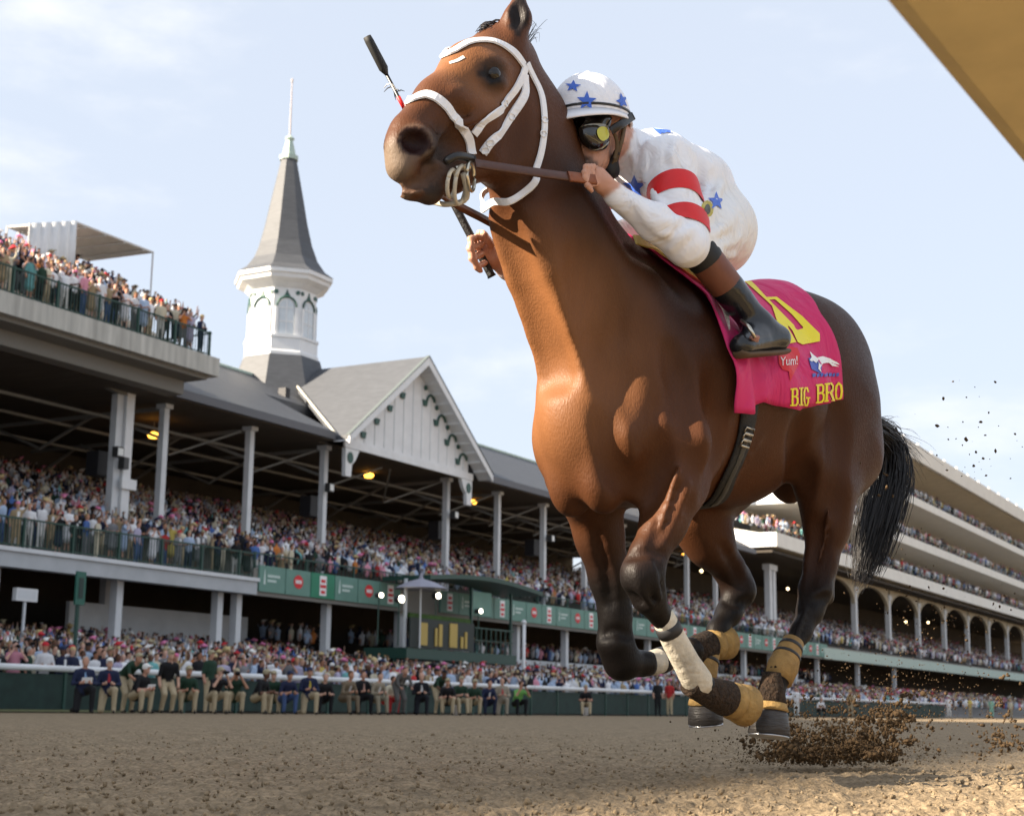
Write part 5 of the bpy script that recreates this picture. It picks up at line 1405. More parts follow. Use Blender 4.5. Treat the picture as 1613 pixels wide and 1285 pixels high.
n_ = 10; P = [(61.5 + 11.5 * i / n_ - 66, 6.45 + .35 * math.sin(math.pi * i / n_) - 2.6) for i in range(n_ + 1)]; P += [(x, z - .22) for x, z in P[::-1]]
MB().prism(P, 'y', -1.6, 1.1).build('canopy', green_m, bt)
for t0, w_ in ((66.6, 2.2),): bb('pale_board', green2_m, t0, t0 + w_, 39.2, 39.25, 4.9, 6.1)
bb('flower_box', mat('box_plants', (.05, .10, .02), .9, noise=.6, nscale=6), 60.6, 66.2, 38.9, 39.3, 4.42, 4.62)
lampw_m = mat('studio_lamp', (1, .95, .85), .4, emit=(1, .90, .70), estr=3.5)
for x, y, r in ((600, 937, .13), (632, 943, .20), (690, 938, .17), (757, 962, .13)):
    t, z = tz(x, y, 38.9); q = stand_root('lamp'); q.parent = bt; q.location = (t - 66, -1.1, z - 2.6); q.rotation_euler = (0, 0, 0)
    MB().prism([(r * math.cos(a), r * .8 * math.sin(a)) for a in np.linspace(0, 2 * math.pi, 13)[:-1]], 'y', -.05, .0).build('lit_glass', lampw_m, q)
    MB().prism([(r * 1.12 * math.cos(a), r * .92 * math.sin(a)) for a in np.linspace(0, 2 * math.pi, 13)[:-1]], 'y', .003, .25).build('housing', mat('flood_case', (.05, .05, .05), .5), q)
    MB().tube([(0, .12, -r), (0, .12, -(z - 3.05))], .03, 5).build('stand', green_m, q)
pl = stand_root('white_pole', 69.2, 37.5, 0); tag(pl, 'thin white pole rising from the crowd before the broadcast booth', 'pole')
MB().tube([(0, 0, 0), (0, 0, 4.6)], .09, 8).build('shaft', wh_m, pl, True); MB().lathe([(.12, 4.55), (.16, 4.62), (.05, 4.75)], 8).build('cap', wh_m, pl)
um = stand_root('parasol', 61.0, 38.6, 3.0); tag(um, 'grey parasol open above the broadcast booth platform', 'parasol')
MB().tube([(0, 0, .0), (0, 0, 3.2)], .04, 6).build('pole', wh2_m, um); MB().lathe([(1.3, 2.75), (.7, 3.05), (.12, 3.22), (.04, 3.5)], 12).build('canopy', mat('parasol_grey', (.30, .30, .36), .7), um)
# sign posts
t, z = tz(120, 985, 35.5); gs = stand_root('green_sign', t, 35.5, 0); tag(gs, 'small green sign on a green post rising from the crowd', 'sign')
MB().tube([(0, 0, .1), (0, 0, 4.2)], .07, 6).build('post', green_m, gs); MB().box(-.2, .2, -.1, -.03, 3.3, 4.35).build('board', mat('sign_green', (.02, .11, .08), .5), gs)
MB().box(-.1, .1, -.115, -.103, 3.5, 4.15).build('dark_print', mat('dark_print2', (.01, .03, .025), .5), gs)
t, z = tz(38, 960, 41.6); cs_ = stand_root('cross_sign', t, 41.6, 0); tag(cs_, 'white box fixed across the column under the balcony', 'box')
MB().box(-.5, .5, -.1, .1, z + .3, z + .75).build('case', wh_m, cs_); MB().box(-.42, .42, -.112, -.103, z + .38, z + .68).build('face', wh2_m, cs_)
MB().box(-.04, .04, -.04, .04, 0, z + .3).build('post', wh2_m, cs_)
gv = stand_root('grass_verge', 0, 0, 0); 
V = [tuple(SP(t, L, .012 + .05 * (L - 30.5) / 2.4) - SP(0, 0)) for t in (16, 34) for L in (30.6, 32.9)]
bpy.data.objects.remove(gv)
gv = new_obj('grass_verge', mesh_from('grass_verge', V, [(0, 1, 3, 2)], mat('dry_grass', (.10, .105, .035), .95, noise=.6, nscale=6, bump=.8, bscale=30))); tag(gv, 'strip of dry grass', None, kind='structure')
# ------------------------------------------------------------------ people
# parts painted by id: 1 skin, 2 top, 3 trousers or skirt, 4 hair, 5 shoes, 6 hat, 7 shirt front or tie, 8 held thing
def person_sdf(pose, hat=0, skirt=0, jacket=0, low=0):
    P = SDF(); V3 = lambda *a: np.array(a, float)
    hip, sh, hd = V3(0, 0, .95), V3(.02, 0, 1.40), V3(.04, 0, 1.60)
    tilt = 0
    if pose in ('crouch', 'crouch_cam', 'sit'):
        hip = V3(-.12, 0, .42 if pose != 'sit' else .48); sh = V3(.10, 0, .86 if pose != 'sit' else .93); hd = V3(.19, 0, 1.06 if pose != 'sit' else 1.14)
    elif pose == 'kneel':
        hip = V3(0, 0, .52); sh = V3(.07, 0, .97); hd = V3(.13, 0, 1.17)
    elif pose == 'bend':
        hip = V3(-.22, 0, .92); sh = V3(.20, 0, 1.20); hd = V3(.36, 0, 1.33)
    elif pose == 'halfstand':
        hip = V3(-.15, 0, .80); sh = V3(.06, 0, 1.22); hd = V3(.15, 0, 1.42)
    up = (sh - hip) / np.linalg.norm(sh - hip); fwd = np.array([up[2], 0, -up[0]])
    P.cap(hip, .135, hip * .5 + sh * .5, .120, .06, 1.25, id=2); P.cap(hip * .5 + sh * .5, .122, sh - up * .06, .13, .06, 1.35, id=2)
    P.cap(sh + (0, .16, -.02), .062, sh + (0, -.16, -.02), .062, .05, id=2)
    if low < 2: P.cap(sh, .055, hd - (0.01, 0, .08), .052, .02, id=1)
    P.ell(hd + (0, 0, .02), (.095, .075, .118), .02, id=1)
    if low == 0:
        P.ell(hd + (.09, 0, -.005), (.022, .014, .028), .015, id=1)
        P.ell(hd + (.055, 0, -.06), (.045, .045, .045), .02, id=1)
        for s in (1, -1): P.ell(hd + (.0, s * .076, .005), (.02, .012, .03), .01, id=1)
    if hat == 0: P.ell(hd + (-.022, 0, .055), (.098, .086, .10), .02, id=4)
    elif hat == 1:                                                        # cap with peak
        P.ell(hd + (-.01, 0, .075), (.108, .09, .085), .015, id=6); P.ell(hd + (.11, 0, .075), (.085, .07, .016), .01, id=6); P.ell(hd + (-.03, 0, .0), (.085, .08, .08), .02, id=4)
    elif hat == 2:                                                        # brimmed hat
        P.ell(hd + (0, 0, .10), (.11, .10, .085), .015, id=6); P.ell(hd + (0, 0, .075), (.20, .19, .018 if low == 0 else .035), .01, id=6); P.ell(hd + (-.03, 0, -.01), (.085, .08, .08), .02, id=4)
    elif hat == 3:                                                        # wide ladies' hat
        P.ell(hd + (0, .02, .09), (.25, .25, .022 if low == 0 else .04), .02, id=6, rot=[[1, 0, .1], [0, .95, .3], [-.1, -.3, .95]]); P.ell(hd + (0, 0, .12), (.11, .10, .08), .02, id=6); P.ell(hd + (-.04, 0, -.03), (.09, .09, .10), .02, id=4)
    if jacket and low == 0:
        a = sh - up * .04 + fwd * .10; b = hip * .45 + sh * .55 + fwd * .125
        P.cap(a, .035, b, .012, .01, 1.0, id=7)
    # legs
    if pose in ('stand', 'clap', 'armsup', 'point', 'phone', 'fold'):
        if low < 2:
            if skirt: P.cap(hip, .14, (0, 0, .52), .17, .04, 1.2, id=3); Lz = .5
            for s in (1, -1):
                if not skirt: P.cap(hip + (0, s * .08, -.02), .10, (.02, s * .09, .50), .072, .03, id=3); P.cap((.02, s * .09, .50), .07, (0, s * .10, .09), .052, .02, id=3)
                else: P.cap((.0, s * .08, .5), .055, (0, s * .08, .08), .038, .02, id=1)
                P.cap((0, s * .10, .045), .042, (.13, s * .115, .035), .035, .02, id=5)
    elif pose in ('crouch', 'crouch_cam'):
        for s in (1, -1):
            k = hip + (.36, s * .18, .10); f = np.array([.22, s * .17, .07])
            P.cap(hip + (0, s * .09, 0), .105, k, .078, .04, id=3); P.cap(k, .074, f, .055, .02, id=3); P.cap(f + (0, 0, -.025), .042, f + (.13, 0, -.035), .036, .02, id=5)
    elif pose == 'kneel':
        k = np.array([.40, .14, .55]); f = np.array([.38, .14, .07]); P.cap(hip + (0, .09, 0), .105, k, .08, .04, id=3); P.cap(k, .076, f, .055, .02, id=3); P.cap(f + (0, 0, -.03), .04, f + (.13, 0, -.035), .036, .02, id=5)
        k = np.array([.10, -.14, .085]); f = np.array([-.38, -.14, .07]); P.cap(hip + (0, -.09, 0), .105, k, .08, .04, id=3); P.cap(k, .074, f, .05, .02, id=3); P.cap(f, .045, f + (-.08, 0, .0), .036, .02, id=5)
    elif pose == 'sit':
        for s in (1, -1):
            k = hip + (.42, s * .16, .02); f = np.array([.36, s * .16, .07]); P.cap(hip + (0, s * .09, 0), .105, k, .078, .04, id=3); P.cap(k, .074, f, .055, .02, id=3); P.cap(f + (0, 0, -.03), .042, f + (.13, 0, -.035), .036, .02, id=5)
    elif pose in ('bend', 'halfstand'):
        for s in (1, -1):
            k = np.array([.06 if pose == 'bend' else .16, s * .12, .48]); f = np.array([-.02, s * .13, .08]); P.cap(hip + (0, s * .09, 0), .105, k, .078, .04, id=3); P.cap(k, .074, f, .055, .02, id=3); P.cap(f + (0, 0, -.03), .042, f + (.13, 0, -.035), .036, .02, id=5)
    # arms
    for s in (1, -1):
        a = sh + (0, s * .185, -.03)
        if pose == 'armsup' or (pose == 'point' and s == 1): e, h = a + (.08, s * .12, .16), a + (.14, s * .10, .46)
        elif pose in ('clap', 'crouch', 'kneel', 'sit', 'fold'): e, h = a + (.04, s * .08, -.27), a + (.28, -s * .12, -.24)
        elif pose in ('phone', 'crouch_cam'): e, h = a + (.20, s * .10, -.16), hd + (.17, s * .05, -.02)
        elif pose in ('bend',): e, h = a + (.12, s * .05, -.24), a + (.30, -s * .02, -.38)
        else: e, h = a + (-.02, s * .06, -.28), a + (.06, s * .05, -.54)
        P.cap(a, .058, e, .048, .03, id=2); P.cap(e, .046, e * .3 + h * .7, .036, .02, id=2 if jacket else 1); P.cap(e * .3 + h * .7, .036, h, .034, .02, id=1)
        if low == 0:
            P.ell(h + (.01, 0, .02), (.045, .028, .05), .02, id=1)
    if pose in ('crouch_cam', 'phone') and low == 0: P.ell(hd + (.20, 0, .0), (.075, .075, .05), .01, id=8); P.cap(hd + (.22, 0, 0), .042, hd + (.36, 0, 0), .042, .01, id=8)
    if pose == 'clap' and low == 0: P.ell(sh + (.30, 0, -.25), (.05, .05, .05), .03, id=1)
    return P
_tmpl = {}
def template(pose, hat, skirt, jacket, low, cell):
    key = (pose, hat, skirt, jacket, low, cell)
    if key not in _tmpl:
        V, Q, I = person_sdf(pose, hat, skirt, jacket, low).mesh(cell, 1)
        if low == 2:                                                      # rows behind others: only what shows above the row in front
            keep = (V[Q][:, :, 2].min(1) > .72); Q = Q[keep]; u = np.unique(Q); mp = np.full(len(V), -1); mp[u] = np.arange(len(u)); V, I, Q = V[u], I[u], mp[Q]
        _tmpl[key] = (V, Q, I)
    return _tmpl[key]
SKIN = [(.50, .27, .19), (.56, .33, .24), (.44, .23, .15), (.30, .14, .085), (.14, .07, .045), (.60, .36, .28)]
TOPS = [('white', (.74, .74, .76), 13), ('cream', (.62, .56, .42), 4), ('navy', (.016, .022, .055), 6), ('black', (.013, .013, .015), 7), ('light blue', (.38, .48, .64), 5), ('grey', (.20, .20, .21), 4),
        ('tan', (.36, .27, .16), 4), ('pink', (.60, .26, .33), 1.8), ('red', (.42, .03, .03), .9), ('blue', (.07, .14, .36), 1.5), ('lavender', (.40, .37, .50), 2), ('dark green', (.018, .045, .028), 1), ('yellow', (.58, .46, .12), .5), ('turquoise', (.16, .40, .40), .5), ('orange', (.50, .17, .04), .3)]
TW = np.array([t[2] for t in TOPS], float); TW /= TW.sum()
BOT = [('black', (.012, .012, .014)), ('khaki', (.42, .34, .22)), ('navy', (.018, .024, .05)), ('white', (.66, .65, .62)), ('grey', (.16, .16, .17)), ('blue denim', (.06, .10, .22))]
HAIR = [(.012, .009, .007), (.035, .018, .010), (.09, .05, .022), (.30, .20, .09), (.30, .29, .28)]
HATC = [('white', (.74, .73, .70)), ('straw', (.52, .40, .20)), ('black', (.014, .014, .016)), ('pink', (.66, .20, .36)), ('navy', (.02, .03, .07)), ('khaki', (.36, .31, .20)), ('red', (.5, .03, .04))]
people_m = mat('people', None, rough=.75, spec=.2, attr=True, noise=.12, nscale=9)
def paint(I, skin, top, bot, hair, hat, shirt, held=(.012, .012, .013), shoe=(.02, .018, .016)):
    pal = np.zeros((9, 3)); pal[0] = top; pal[1] = skin; pal[2] = top; pal[3] = bot; pal[4] = hair; pal[5] = shoe; pal[6] = hat; pal[7] = shirt; pal[8] = held
    return pal[I]
cg = np.random.default_rng(5)
FACE = math.atan2(-SN[1], -SN[0])                                         # towards the track
def add_person(pos, rot, pose, top, bot, hat=0, hatc=None, skirt=0, jacket=0, skin=None, hair=None, label='', group='', cell=.036, scale=1.0, shirt=(.74, .74, .74)):
    V, Q, I = template(pose, hat, skirt, jacket, 0, cell)
    skin = skin or SKIN[cg.integers(len(SKIN))]; hair = hair or HAIR[cg.integers(len(HAIR))]
    c = paint(I, skin, top, bot, hair, hatc or (.5, .5, .5), shirt)
    o = new_obj('person', mesh_from('person', V, Q, people_m, True, c), loc=tuple(pos), rotz=rot); o.scale = (scale,) * 3
    tag(o, label, 'person', group); return o
# ---- those kneeling, crouching and standing in front of the track fence (photo column, pose, clothes)
C = {t[0]: t[1] for t in TOPS}; B = {b[0]: b[1] for b in BOT}; H = {h[0]: h[1] for h in HATC}
dg = C['dark green']; kh = B['khaki']
front = [  # x, L, pose, top colour, bottom colour, hat, hat colour, jacket, label
    (128, 28.0, 'kneel', C['navy'], B['black'], 0, None, 1, 'silver haired man in dark suit and blue tie kneeling on the track edge', (.25, .40, .62)),
    (168, 28.3, 'kneel', C['navy'], kh, 1, H['white'], 1, 'man in navy blazer, red collar and white cap kneeling beside dark suited man', (.5, .05, .06)),
    (200, 28.9, 'bend', dg, kh, 1, H['khaki'], 0, 'man in dark green polo and khaki cap bending forward before the fence', None),
    (217, 28.2, 'crouch', C['black'], kh, 1, H['white'], 0, 'crouching man in black polo and white cap holding white papers', None),
    (262, 28.0, 'halfstand', C['black'], kh, 1, H['khaki'], 0, 'man in black polo rising from a crouch with knees bent', None),
    (292, 28.2, 'crouch', dg, kh, 1, H['khaki'], 0, 'crouching man in dark green polo beside the man rising from a crouch', None),
    (327, 30.2, 'stand', dg, kh, 1, H['khaki'], 0, 'tall man in dark green polo and tan cap standing upright at the fence', None),
    (338, 28.0, 'crouch_cam', C['black'], kh, 1, H['khaki'], 0, 'crouching photographer in black polo raising a camera below the standing man', None),
    (368, 28.3, 'crouch_cam', dg, kh, 1, H['khaki'], 0, 'crouching photographer in dark green shirt and khaki cap aiming a camera', None),
    (408, 28.1, 'crouch', C['black'], kh, 1, H['khaki'], 0, 'crouching man in black shirt with bare forearms on his khaki knees', None),
    (430, 28.9, 'crouch', dg, kh, 1, H['khaki'], 0, 'crouching man in dark green shirt half hidden beside jeans wearer', None),
    (450, 28.3, 'crouch', C['navy'], B['blue denim'], 1, H['navy'], 0, 'crouching man in navy jacket and blue jeans', None),
    (484, 28.0, 'kneel', C['navy'], kh, 1, H['navy'], 1, 'man in navy windbreaker and khaki trousers kneeling on one knee', (.55, .42, .05)),
    (508, 28.8, 'crouch', C['black'], B['black'], 0, None, 0, 'crouching person all in black beside the navy windbreaker', None),
    (545, 28.4, 'sit', (.17, .13, .085), (.17, .13, .085), 0, None, 1, 'man in brown tweed suit sitting low before the fence', (.6, .6, .6)),
    (568, 28.7, 'kneel', C['black'], B['black'], 0, None, 1, 'woman in black suit kneeling beside the tweed suit', (.5, .3, .25)),
    (592, 28.3, 'sit', (.26, .22, .16), (.24, .21, .15), 0, None, 1, 'man in beige suit and glasses sitting low before the fence', (.7, .7, .7)),
    (612, 28.9, 'crouch', C['cream'], C['red'], 0, None, 0, 'woman in cream top and red skirt crouching behind beige suit', None),
    (630, 28.2, 'bend', (.10, .095, .09), (.10, .095, .09), 0, None, 1, 'man in charcoal suit stooping with hands towards his knees', (.6, .6, .6)),
    (662, 28.0, 'kneel', (.012, .013, .018), (.012, .013, .018), 0, None, 1, 'bald man in black suit kneeling with hand at his knee', (.7, .7, .7)),
    (692, 29.0, 'bend', dg, kh, 1, H['black'], 0, 'man in dark green polo stooping beside the bald man in black', None),
    (704, 28.4, 'crouch', C['black'], kh, 1, H['khaki'], 0, 'crouching man in black polo beside white bucket', None),
    (722, 28.4, 'sit', dg, kh, 1, H['khaki'], 0, 'man in dark green polo sitting on white bucket', None),
    (744, 28.2, 'crouch', dg, kh, 1, H['khaki'], 0, 'man in green polo crouching with khaki knee forward', None),
    (768, 28.4, 'crouch', C['navy'], B['navy'], 0, None, 1, 'man in navy suit crouching at the end of the row', (.7, .7, .7)),
    (790, 28.3, 'kneel', (.30, .26, .20), (.30, .26, .20), 0, None, 1, 'man in pale grey suit and red tie kneeling in the row', (.5, .04, .05)),
    (816, 28.2, 'crouch_cam', (.16, .40, .10), B['black'], 0, None, 0, 'woman in lime green top crouching with a camera at the row end', None),
    (922, 31.0, 'sit', C['black'], kh, 1, H['khaki'], 0, 'lone man in black polo sitting on a bucket away from the row', None),
    (1036, 31.6, 'stand', C['black'], B['black'], 0, None, 0, 'person all in black standing beside a person in red at the fence', None),
    (1055, 31.8, 'stand', C['red'], B['khaki'], 0, None, 0, 'person in red shirt and khaki trousers standing at the fence', None),
    (1255, 32.0, 'stand', C['white'], B['white'], 0, None, 0, 'person all in white without hat standing at the track fence', None),
    (1292, 31.8, 'crouch', C['white'], B['black'], 0, None, 0, 'crouching person in white shirt and black trousers before the fence', None),
    (1340, 32.0, 'stand', C['tan'], B['khaki'], 2, H['straw'], 0, 'man in tan shirt with straw hat standing before the fence', None),
    (1495, 31.0, 'stand', C['white'], B['white'], 2, H['white'], 0, 'person all in white with white hat standing past the end of the fence', None),
    (1528, 31.5, 'clap', C['yellow'], B['khaki'], 0, None, 0, 'person in yellow top clapping past the end of the fence', None),
    (1562, 31.0, 'stand', (.30, .55, .42), (.30, .55, .42), 3, H['white'], 0, 'woman in mint green dress and hat past the end of the fence', None),
    (1592, 31.5, 'stand', C['cream'], B['khaki'], 2, H['straw'], 0, 'man in cream jacket and straw hat past the end of the fence', None),
]
bucket_m = mat('white_bucket', (.72, .72, .74), .45)
for k, (x, L, pose, top, bot, hat, hatc, jk, lab, tie) in enumerate(front):
    t, z = tz(x, 1120, L); p = SP(t, L, -.005)
    d = -p[:2] * 1.0; rot = math.atan2(d[1], d[0]) + cg.normal(0, .35) + (.5 if pose != 'stand' else .2)
    hair = (.30, .29, .28) if 'silver' in lab else ((.50, .28, .20) if 'bald' in lab else None)
    add_person(p, rot, pose, top, bot, hat, hatc, 0, jk, label=lab, group='people along the track fence', cell=.030, scale=1.07, shirt=tie or (.7, .7, .7), hair=hair, skin=SKIN[k % 3] if k not in (9, 20) else SKIN[4])
    if 'bucket' in lab and 'sitting' in lab:
        q = p + np.array([math.cos(rot), math.sin(rot), 0]) * -.14
        bk = new_obj('bucket', None, loc=tuple(q)); tag(bk, 'white plastic bucket used as a seat ' + ('away from the row' if x > 900 else 'in the kneeling row'), 'bucket', 'white buckets')
        MB().lathe([(.13, .0), (.155, .34), (.165, .35), (.165, .37)], 14).build('pail', bucket_m, bk, True); MB().tube([(-.16, 0, .33), (-.10, -.13, .22), (.10, -.13, .22), (.16, 0, .33)], .006, 4).build('handle', steel_m, bk)
    if 'papers' in lab or k == 0:
        q = p + np.array([math.cos(rot) * .32, math.sin(rot) * .32, .72 if k == 0 else .60]); pp_ = new_obj('papers', None, loc=tuple(q), rotz=rot); 
        MB().add([(0, -.12, 0), (.03, .12, .02), (.10, .12, .16), (.07, -.12, .15)], [(0, 1, 2, 3)]).build('sheet', whp_m, pp_); MB().add([(.012, -.10, 0), (.042, .14, .03), (.112, .14, .15), (.082, -.10, .14)], [(0, 1, 2, 3)]).build('sheet', whp_m, pp_)
        tag(pp_, 'white papers held by the ' + ('kneeling man in dark suit' if k == 0 else 'crouching man in black polo'), 'papers')
# ---- spectators
areas = []   # (t, L, floor z, area, row)
def seats(area, t0, t1, L0, L1, z0, slope, drow, dseat, jit=.12, grow=0.0):
    row = 0; L = L0
    while L < L1:
        t = t0 + cg.random() * dseat
        while t < t1:
            areas.append((t + cg.normal(0, jit), L + cg.normal(0, .08), z0 + slope * (L - L0), area, row)); t += dseat * cg.uniform(.82, 1.25) * (1 + grow * max(0, t - 60) / 100)
        L += drow; row += 1
seats('apron', 20, 205, 33.45, 45.5, .12, .125, .80, .52, grow=.5)
seats('balcony', 26, 300, 41.75, 60.3, 5.56, .292, .92, .54, grow=.55)
seats('deck', 28, 49.3, 42.55, 48.9, 15.0, .49, .62, .44)
seats('lower', 66, 140, 43.5, 47, 2.35, .10, .9, .55, grow=.5)
seats('lower', 58.4, 60, 43.5, 47, 2.35, .10, .9, .55)
for z, tt in ((15.55, 128), (19.85, 133.5), (24.8, 138.5)): seats('tier', tt, 315, 44.6, 48.6, z, .2, .95, .56, grow=.14)
AR = np.array([(a[0], a[1], a[2]) for a in areas]); an_ = [a[3] for a in areas]; ar_ = np.array([a[4] for a in areas])
PP = AR[:, :1] * SD + AR[:, 1:2] * SN; PP[:, 2] = AR[:, 2]
qq = PP + (0, 0, 1.3) - CAMP; zz = qq @ FW; sx = CX + FPX * (qq @ CR) / zz; sy = CY - FPX * (qq @ CU) / zz; ppm = FPX / zz
vis = (sx > -420) & (sx < 1800) & (sy > 250)
inframe = (sx > -15) & (sx < 1628)
# people wholly behind the trunk of the horse are left out
tt_, ll_ = AR[:, 0], AR[:, 1]
clear = np.ones(len(AR), bool)
for t in cols_t: clear &= ~((np.abs(tt_ - t) < .45) & (np.abs(ll_ - 46.4) < .5))
for t in cl_t: clear &= ~((np.abs(tt_ - t) < .6) & (np.abs(ll_ - 46.45) < .6))
areaname = np.array(an_)
for t in (38.3, 44.5, 50.5, 51.75, 58.3, 64.5, 70.6, 76.7, 82.8, 88.9, 95.1, 101.2, 107.3, 113.4, 119.5, 125.6, 131.7): clear &= ~((areaname != 'balcony') & (areaname != 'deck') & (np.abs(tt_ - t) < .5) & (np.abs(ll_ - 42.1) < .55))
clear &= ~((areaname == 'apron') & (tt_ > 59.8) & (tt_ < 71.2) & (ll_ > 38.6)); clear &= ~((areaname == 'apron') & (tt_ > 67) & (ll_ > 42.6)); clear &= ~((areaname == 'apron') & (tt_ > 45.5) & (tt_ < 58) & (ll_ > 45.6))
clear &= ~((np.abs(tt_ - 48.6) < .7) & (np.abs(ll_ - 46.3) < .5))
clear &= ~((areaname == 'balcony') & (np.abs(ll_ - 41.6) < .12))
vis &= clear
horse_hide = (sx > 900) & (sx < 1090) & (sy > 380) & (sy < 800)
vis &= ~horse_hide
idx = np.where(vis)[0]
score = ppm[idx] * np.where(ar_[idx] < 2, 1.0, np.where(ar_[idx] < 4, .72, .45)) * np.where(areaname[idx] == 'deck', 1.25, 1.0)
score = score * inframe[idx]
order = idx[np.argsort(-score)]
solo = order[:255]
POSES = ['stand', 'clap', 'armsup', 'point', 'phone', 'fold']; PWt = np.array([.22, .33, .07, .10, .10, .18])
WHERE = {'apron': 'behind track fence', 'balcony': 'at balcony railing', 'deck': 'on roof deck', 'lower': 'under the balcony', 'tier': 'on tiered stand'}
WHERE2 = {0: ' front row', 1: ' second row', 2: ' third row', 3: ' fourth row'}
GRP = {'apron': 'spectators behind the track fence', 'balcony': 'spectators on the balcony', 'deck': 'spectators on the roof deck', 'lower': 'spectators under the balcony', 'tier': 'spectators on the tiered stand'}
DOING = {'stand': 'standing', 'clap': 'clapping', 'armsup': 'arms raised', 'point': 'arm raised', 'phone': 'holding camera', 'fold': 'hands folded'}
is_solo = np.zeros(len(AR), bool); is_solo[solo] = True
for i in solo:
    ti = cg.choice(len(TOPS), p=TW); tn_, tc_, _w = TOPS[ti]; bn, bc = BOT[cg.integers(len(BOT))]
    pose = POSES[cg.choice(6, p=PWt)]; woman = cg.random() < .36
    hat = int(cg.choice([0, 1, 2, 3], p=[.66, .08, .14, .12] if woman else [.68, .16, .15, .01])); hn, hcx = HATC[cg.integers(len(HATC))]
    jk = int((not woman) and tn_ in ('navy', 'black', 'grey', 'tan', 'cream') and cg.random() < .75); skirt = int(woman and cg.random() < .7)
    if jk: bc = tc_
    if skirt and cg.random() < .7: bc = tc_
    lab = ('woman' if woman else 'man') + f' in {tn_} ' + ('dress' if skirt and bc is tc_ else 'top' if woman else 'jacket' if jk else 'shirt') + (f' and {hn} ' + {1: 'cap', 2: 'brimmed hat', 3: 'wide hat'}[hat] if hat else '') + ' ' + DOING[pose] + ' ' + WHERE[areaname[i]] + WHERE2.get(int(ar_[i]), '')
    p = PP[i]; rot = FACE + cg.normal(0, .4) - .25
    cv = lambda c_: tuple(np.clip(np.array(c_) * cg.uniform(.8, 1.12), 0, .85))
    add_person(p, rot, pose, cv(tc_), cv(bc), hat, hcx, skirt, jk, label=lab, group=GRP[areaname[i]], cell=.046, scale=cg.uniform(.93, 1.06))
# ---- everyone else: one joined mass for each stand
rest = idx[~is_solo[idx]]
def mass(sel, name, lab):
    if not len(sel): return
    VS, QS, CSs = [], [], []; base = 0
    kinds = [(p_, h_, 2) for p_ in ('clap', 'fold', 'stand', 'point', 'phone', 'armsup') for h_ in (0, 1, 2, 3)]
    pw = np.array([w * v for w in (.34, .2, .2, .08, .13, .05) for v in (.72, .12, .10, .06)]); pw /= pw.sum()
    ch_ = cg.choice(len(kinds), size=len(sel), p=pw)
    for kk, (p_, h_, lo) in enumerate(kinds):
        ss = sel[ch_ == kk]; n = len(ss)
        if not n: continue
        V, Q, I = template(p_, h_, 0, 0, 2, .098)
        a = FACE - .25 + cg.normal(0, .4, n); s = cg.uniform(.92, 1.07, n)
        ca, sa = np.cos(a), np.sin(a)
        X = (V[None, :, 0] * ca[:, None] - V[None, :, 1] * sa[:, None]) * s[:, None] + PP[ss, 0][:, None]; Y = (V[None, :, 0] * sa[:, None] + V[None, :, 1] * ca[:, None]) * s[:, None] + PP[ss, 1][:, None]
        Z = V[None, :, 2] * s[:, None] + PP[ss, 2][:, None]
        VS.append(np.stack([X, Y, Z], -1).reshape(-1, 3))
        QS.append((Q[None] + (base + np.arange(n) * len(V))[:, None, None]).reshape(-1, 4)); base += n * len(V)
        pal = np.zeros((n, 9, 3)); ti = cg.choice(len(TOPS), size=n, p=TW); tops = np.array([t[1] for t in TOPS])[ti] * cg.uniform(.75, 1.12, (n, 1))
        pal[:, 0] = pal[:, 2] = tops; pal[:, 1] = np.array(SKIN)[cg.integers(len(SKIN), size=n)]; pal[:, 3] = .02; pal[:, 4] = np.array(HAIR)[cg.integers(len(HAIR), size=n)]; pal[:, 6] = np.array([h[1] for h in HATC])[cg.integers(len(HATC), size=n)]; pal[:, 7] = .7
        CSs.append(pal[:, I].reshape(-1, 3))
    o = new_obj(name, mesh_from(name, np.vstack(VS), np.vstack(QS), people_m, True, np.vstack(CSs))); tag(o, lab, 'crowd', kind='stuff')
    return o
for ar, lab in (('apron', 'dense crowd of spectators standing behind the track fence'), ('balcony', 'dense crowd filling the tiers under the slate roof'), ('deck', 'crowd packed on the roof deck'), ('lower', 'crowd in the lower boxes under the balcony'), ('tier', 'crowd along the balconies of the cream tiered stand')):
    mass(rest[areaname[rest] == ar], 'crowd', lab)
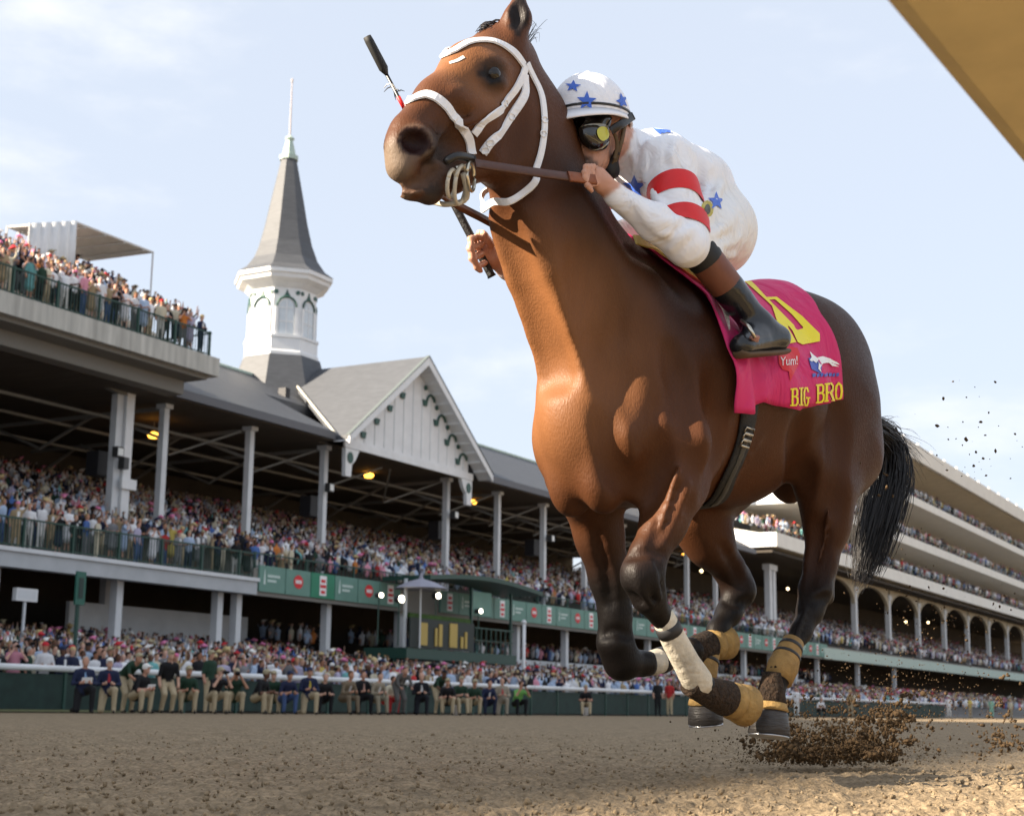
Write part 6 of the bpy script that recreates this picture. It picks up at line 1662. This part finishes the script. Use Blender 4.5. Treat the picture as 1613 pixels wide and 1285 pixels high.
print('crowd', len(rest), 'solo', len(solo))
# ------------------------------------------------------------------ dirt thrown up by the hooves
gd = np.random.default_rng(31)
def kick(cx, cy, D, sx_, sy_, n, rmin, rmax, pw=2.5, clump=0):
    if clump:
        m_ = max(1, n // clump); x0 = cx + gd.normal(0, 1, m_) * sx_; y0 = cy - np.abs(gd.normal(0, 1, m_)) * sy_; d0 = D + gd.normal(0, .25, m_)
        i = gd.integers(m_, size=n); q = gd.uniform(.3, 1.3, m_)[i]
        x = x0[i] + gd.normal(0, 7, n) * q * 1.5; y = y0[i] + gd.normal(0, 5, n) * q; d = d0[i] + gd.normal(0, .02, n)
    else:
        x = cx + gd.normal(0, 1, n) * sx_; y = cy - np.abs(gd.normal(0, 1, n)) * sy_; d = D + gd.normal(0, .28, n)
    r = rmin + (rmax - rmin) * gd.random(n) ** pw
    P = np.array([CAMP + ray(a, b) * c_ for a, b, c_ in zip(x, y, d)]); P[:, 2] = np.maximum(P[:, 2], .002)
    return P, r
PS, RS = zip(*[kick(1262, 1196, 5.75, 38, 22, 2400, .0012, .012, 4, 30), kick(1345, 1196, 5.9, 48, 26, 2600, .0012, .013, 4, 30), kick(1300, 1170, 5.8, 62, 32, 1200, .001, .009, 3, 14), kick(1405, 1150, 5.9, 28, 26, 900, .001, .010, 3, 16),
               kick(1310, 1205, 5.8, 80, 38, 5200, .0006, .0035, 2), kick(1585, 1185, 6.3, 28, 40, 500, .001, .010, 3, 12), kick(1400, 1140, 5.8, 110, 55, 1500, .0006, .004, 2), kick(1470, 1010, 5.6, 70, 60, 200, .001, .006),
               kick(1540, 760, 5.4, 40, 90, 46, .0015, .007), kick(1380, 800, 5.3, 20, 60, 8, .004, .008)])
V, F = lumps(np.vstack(PS), np.concatenate(RS), gd)
o = new_obj('flying_dirt', mesh_from('flying_dirt', V, F, mat('damp_dirt', (.085, .056, .031), .95, .1, noise=.5, nscale=30), True)); tag(o, 'spray of brown dirt thrown up behind the hooves', 'dirt', kind='stuff')
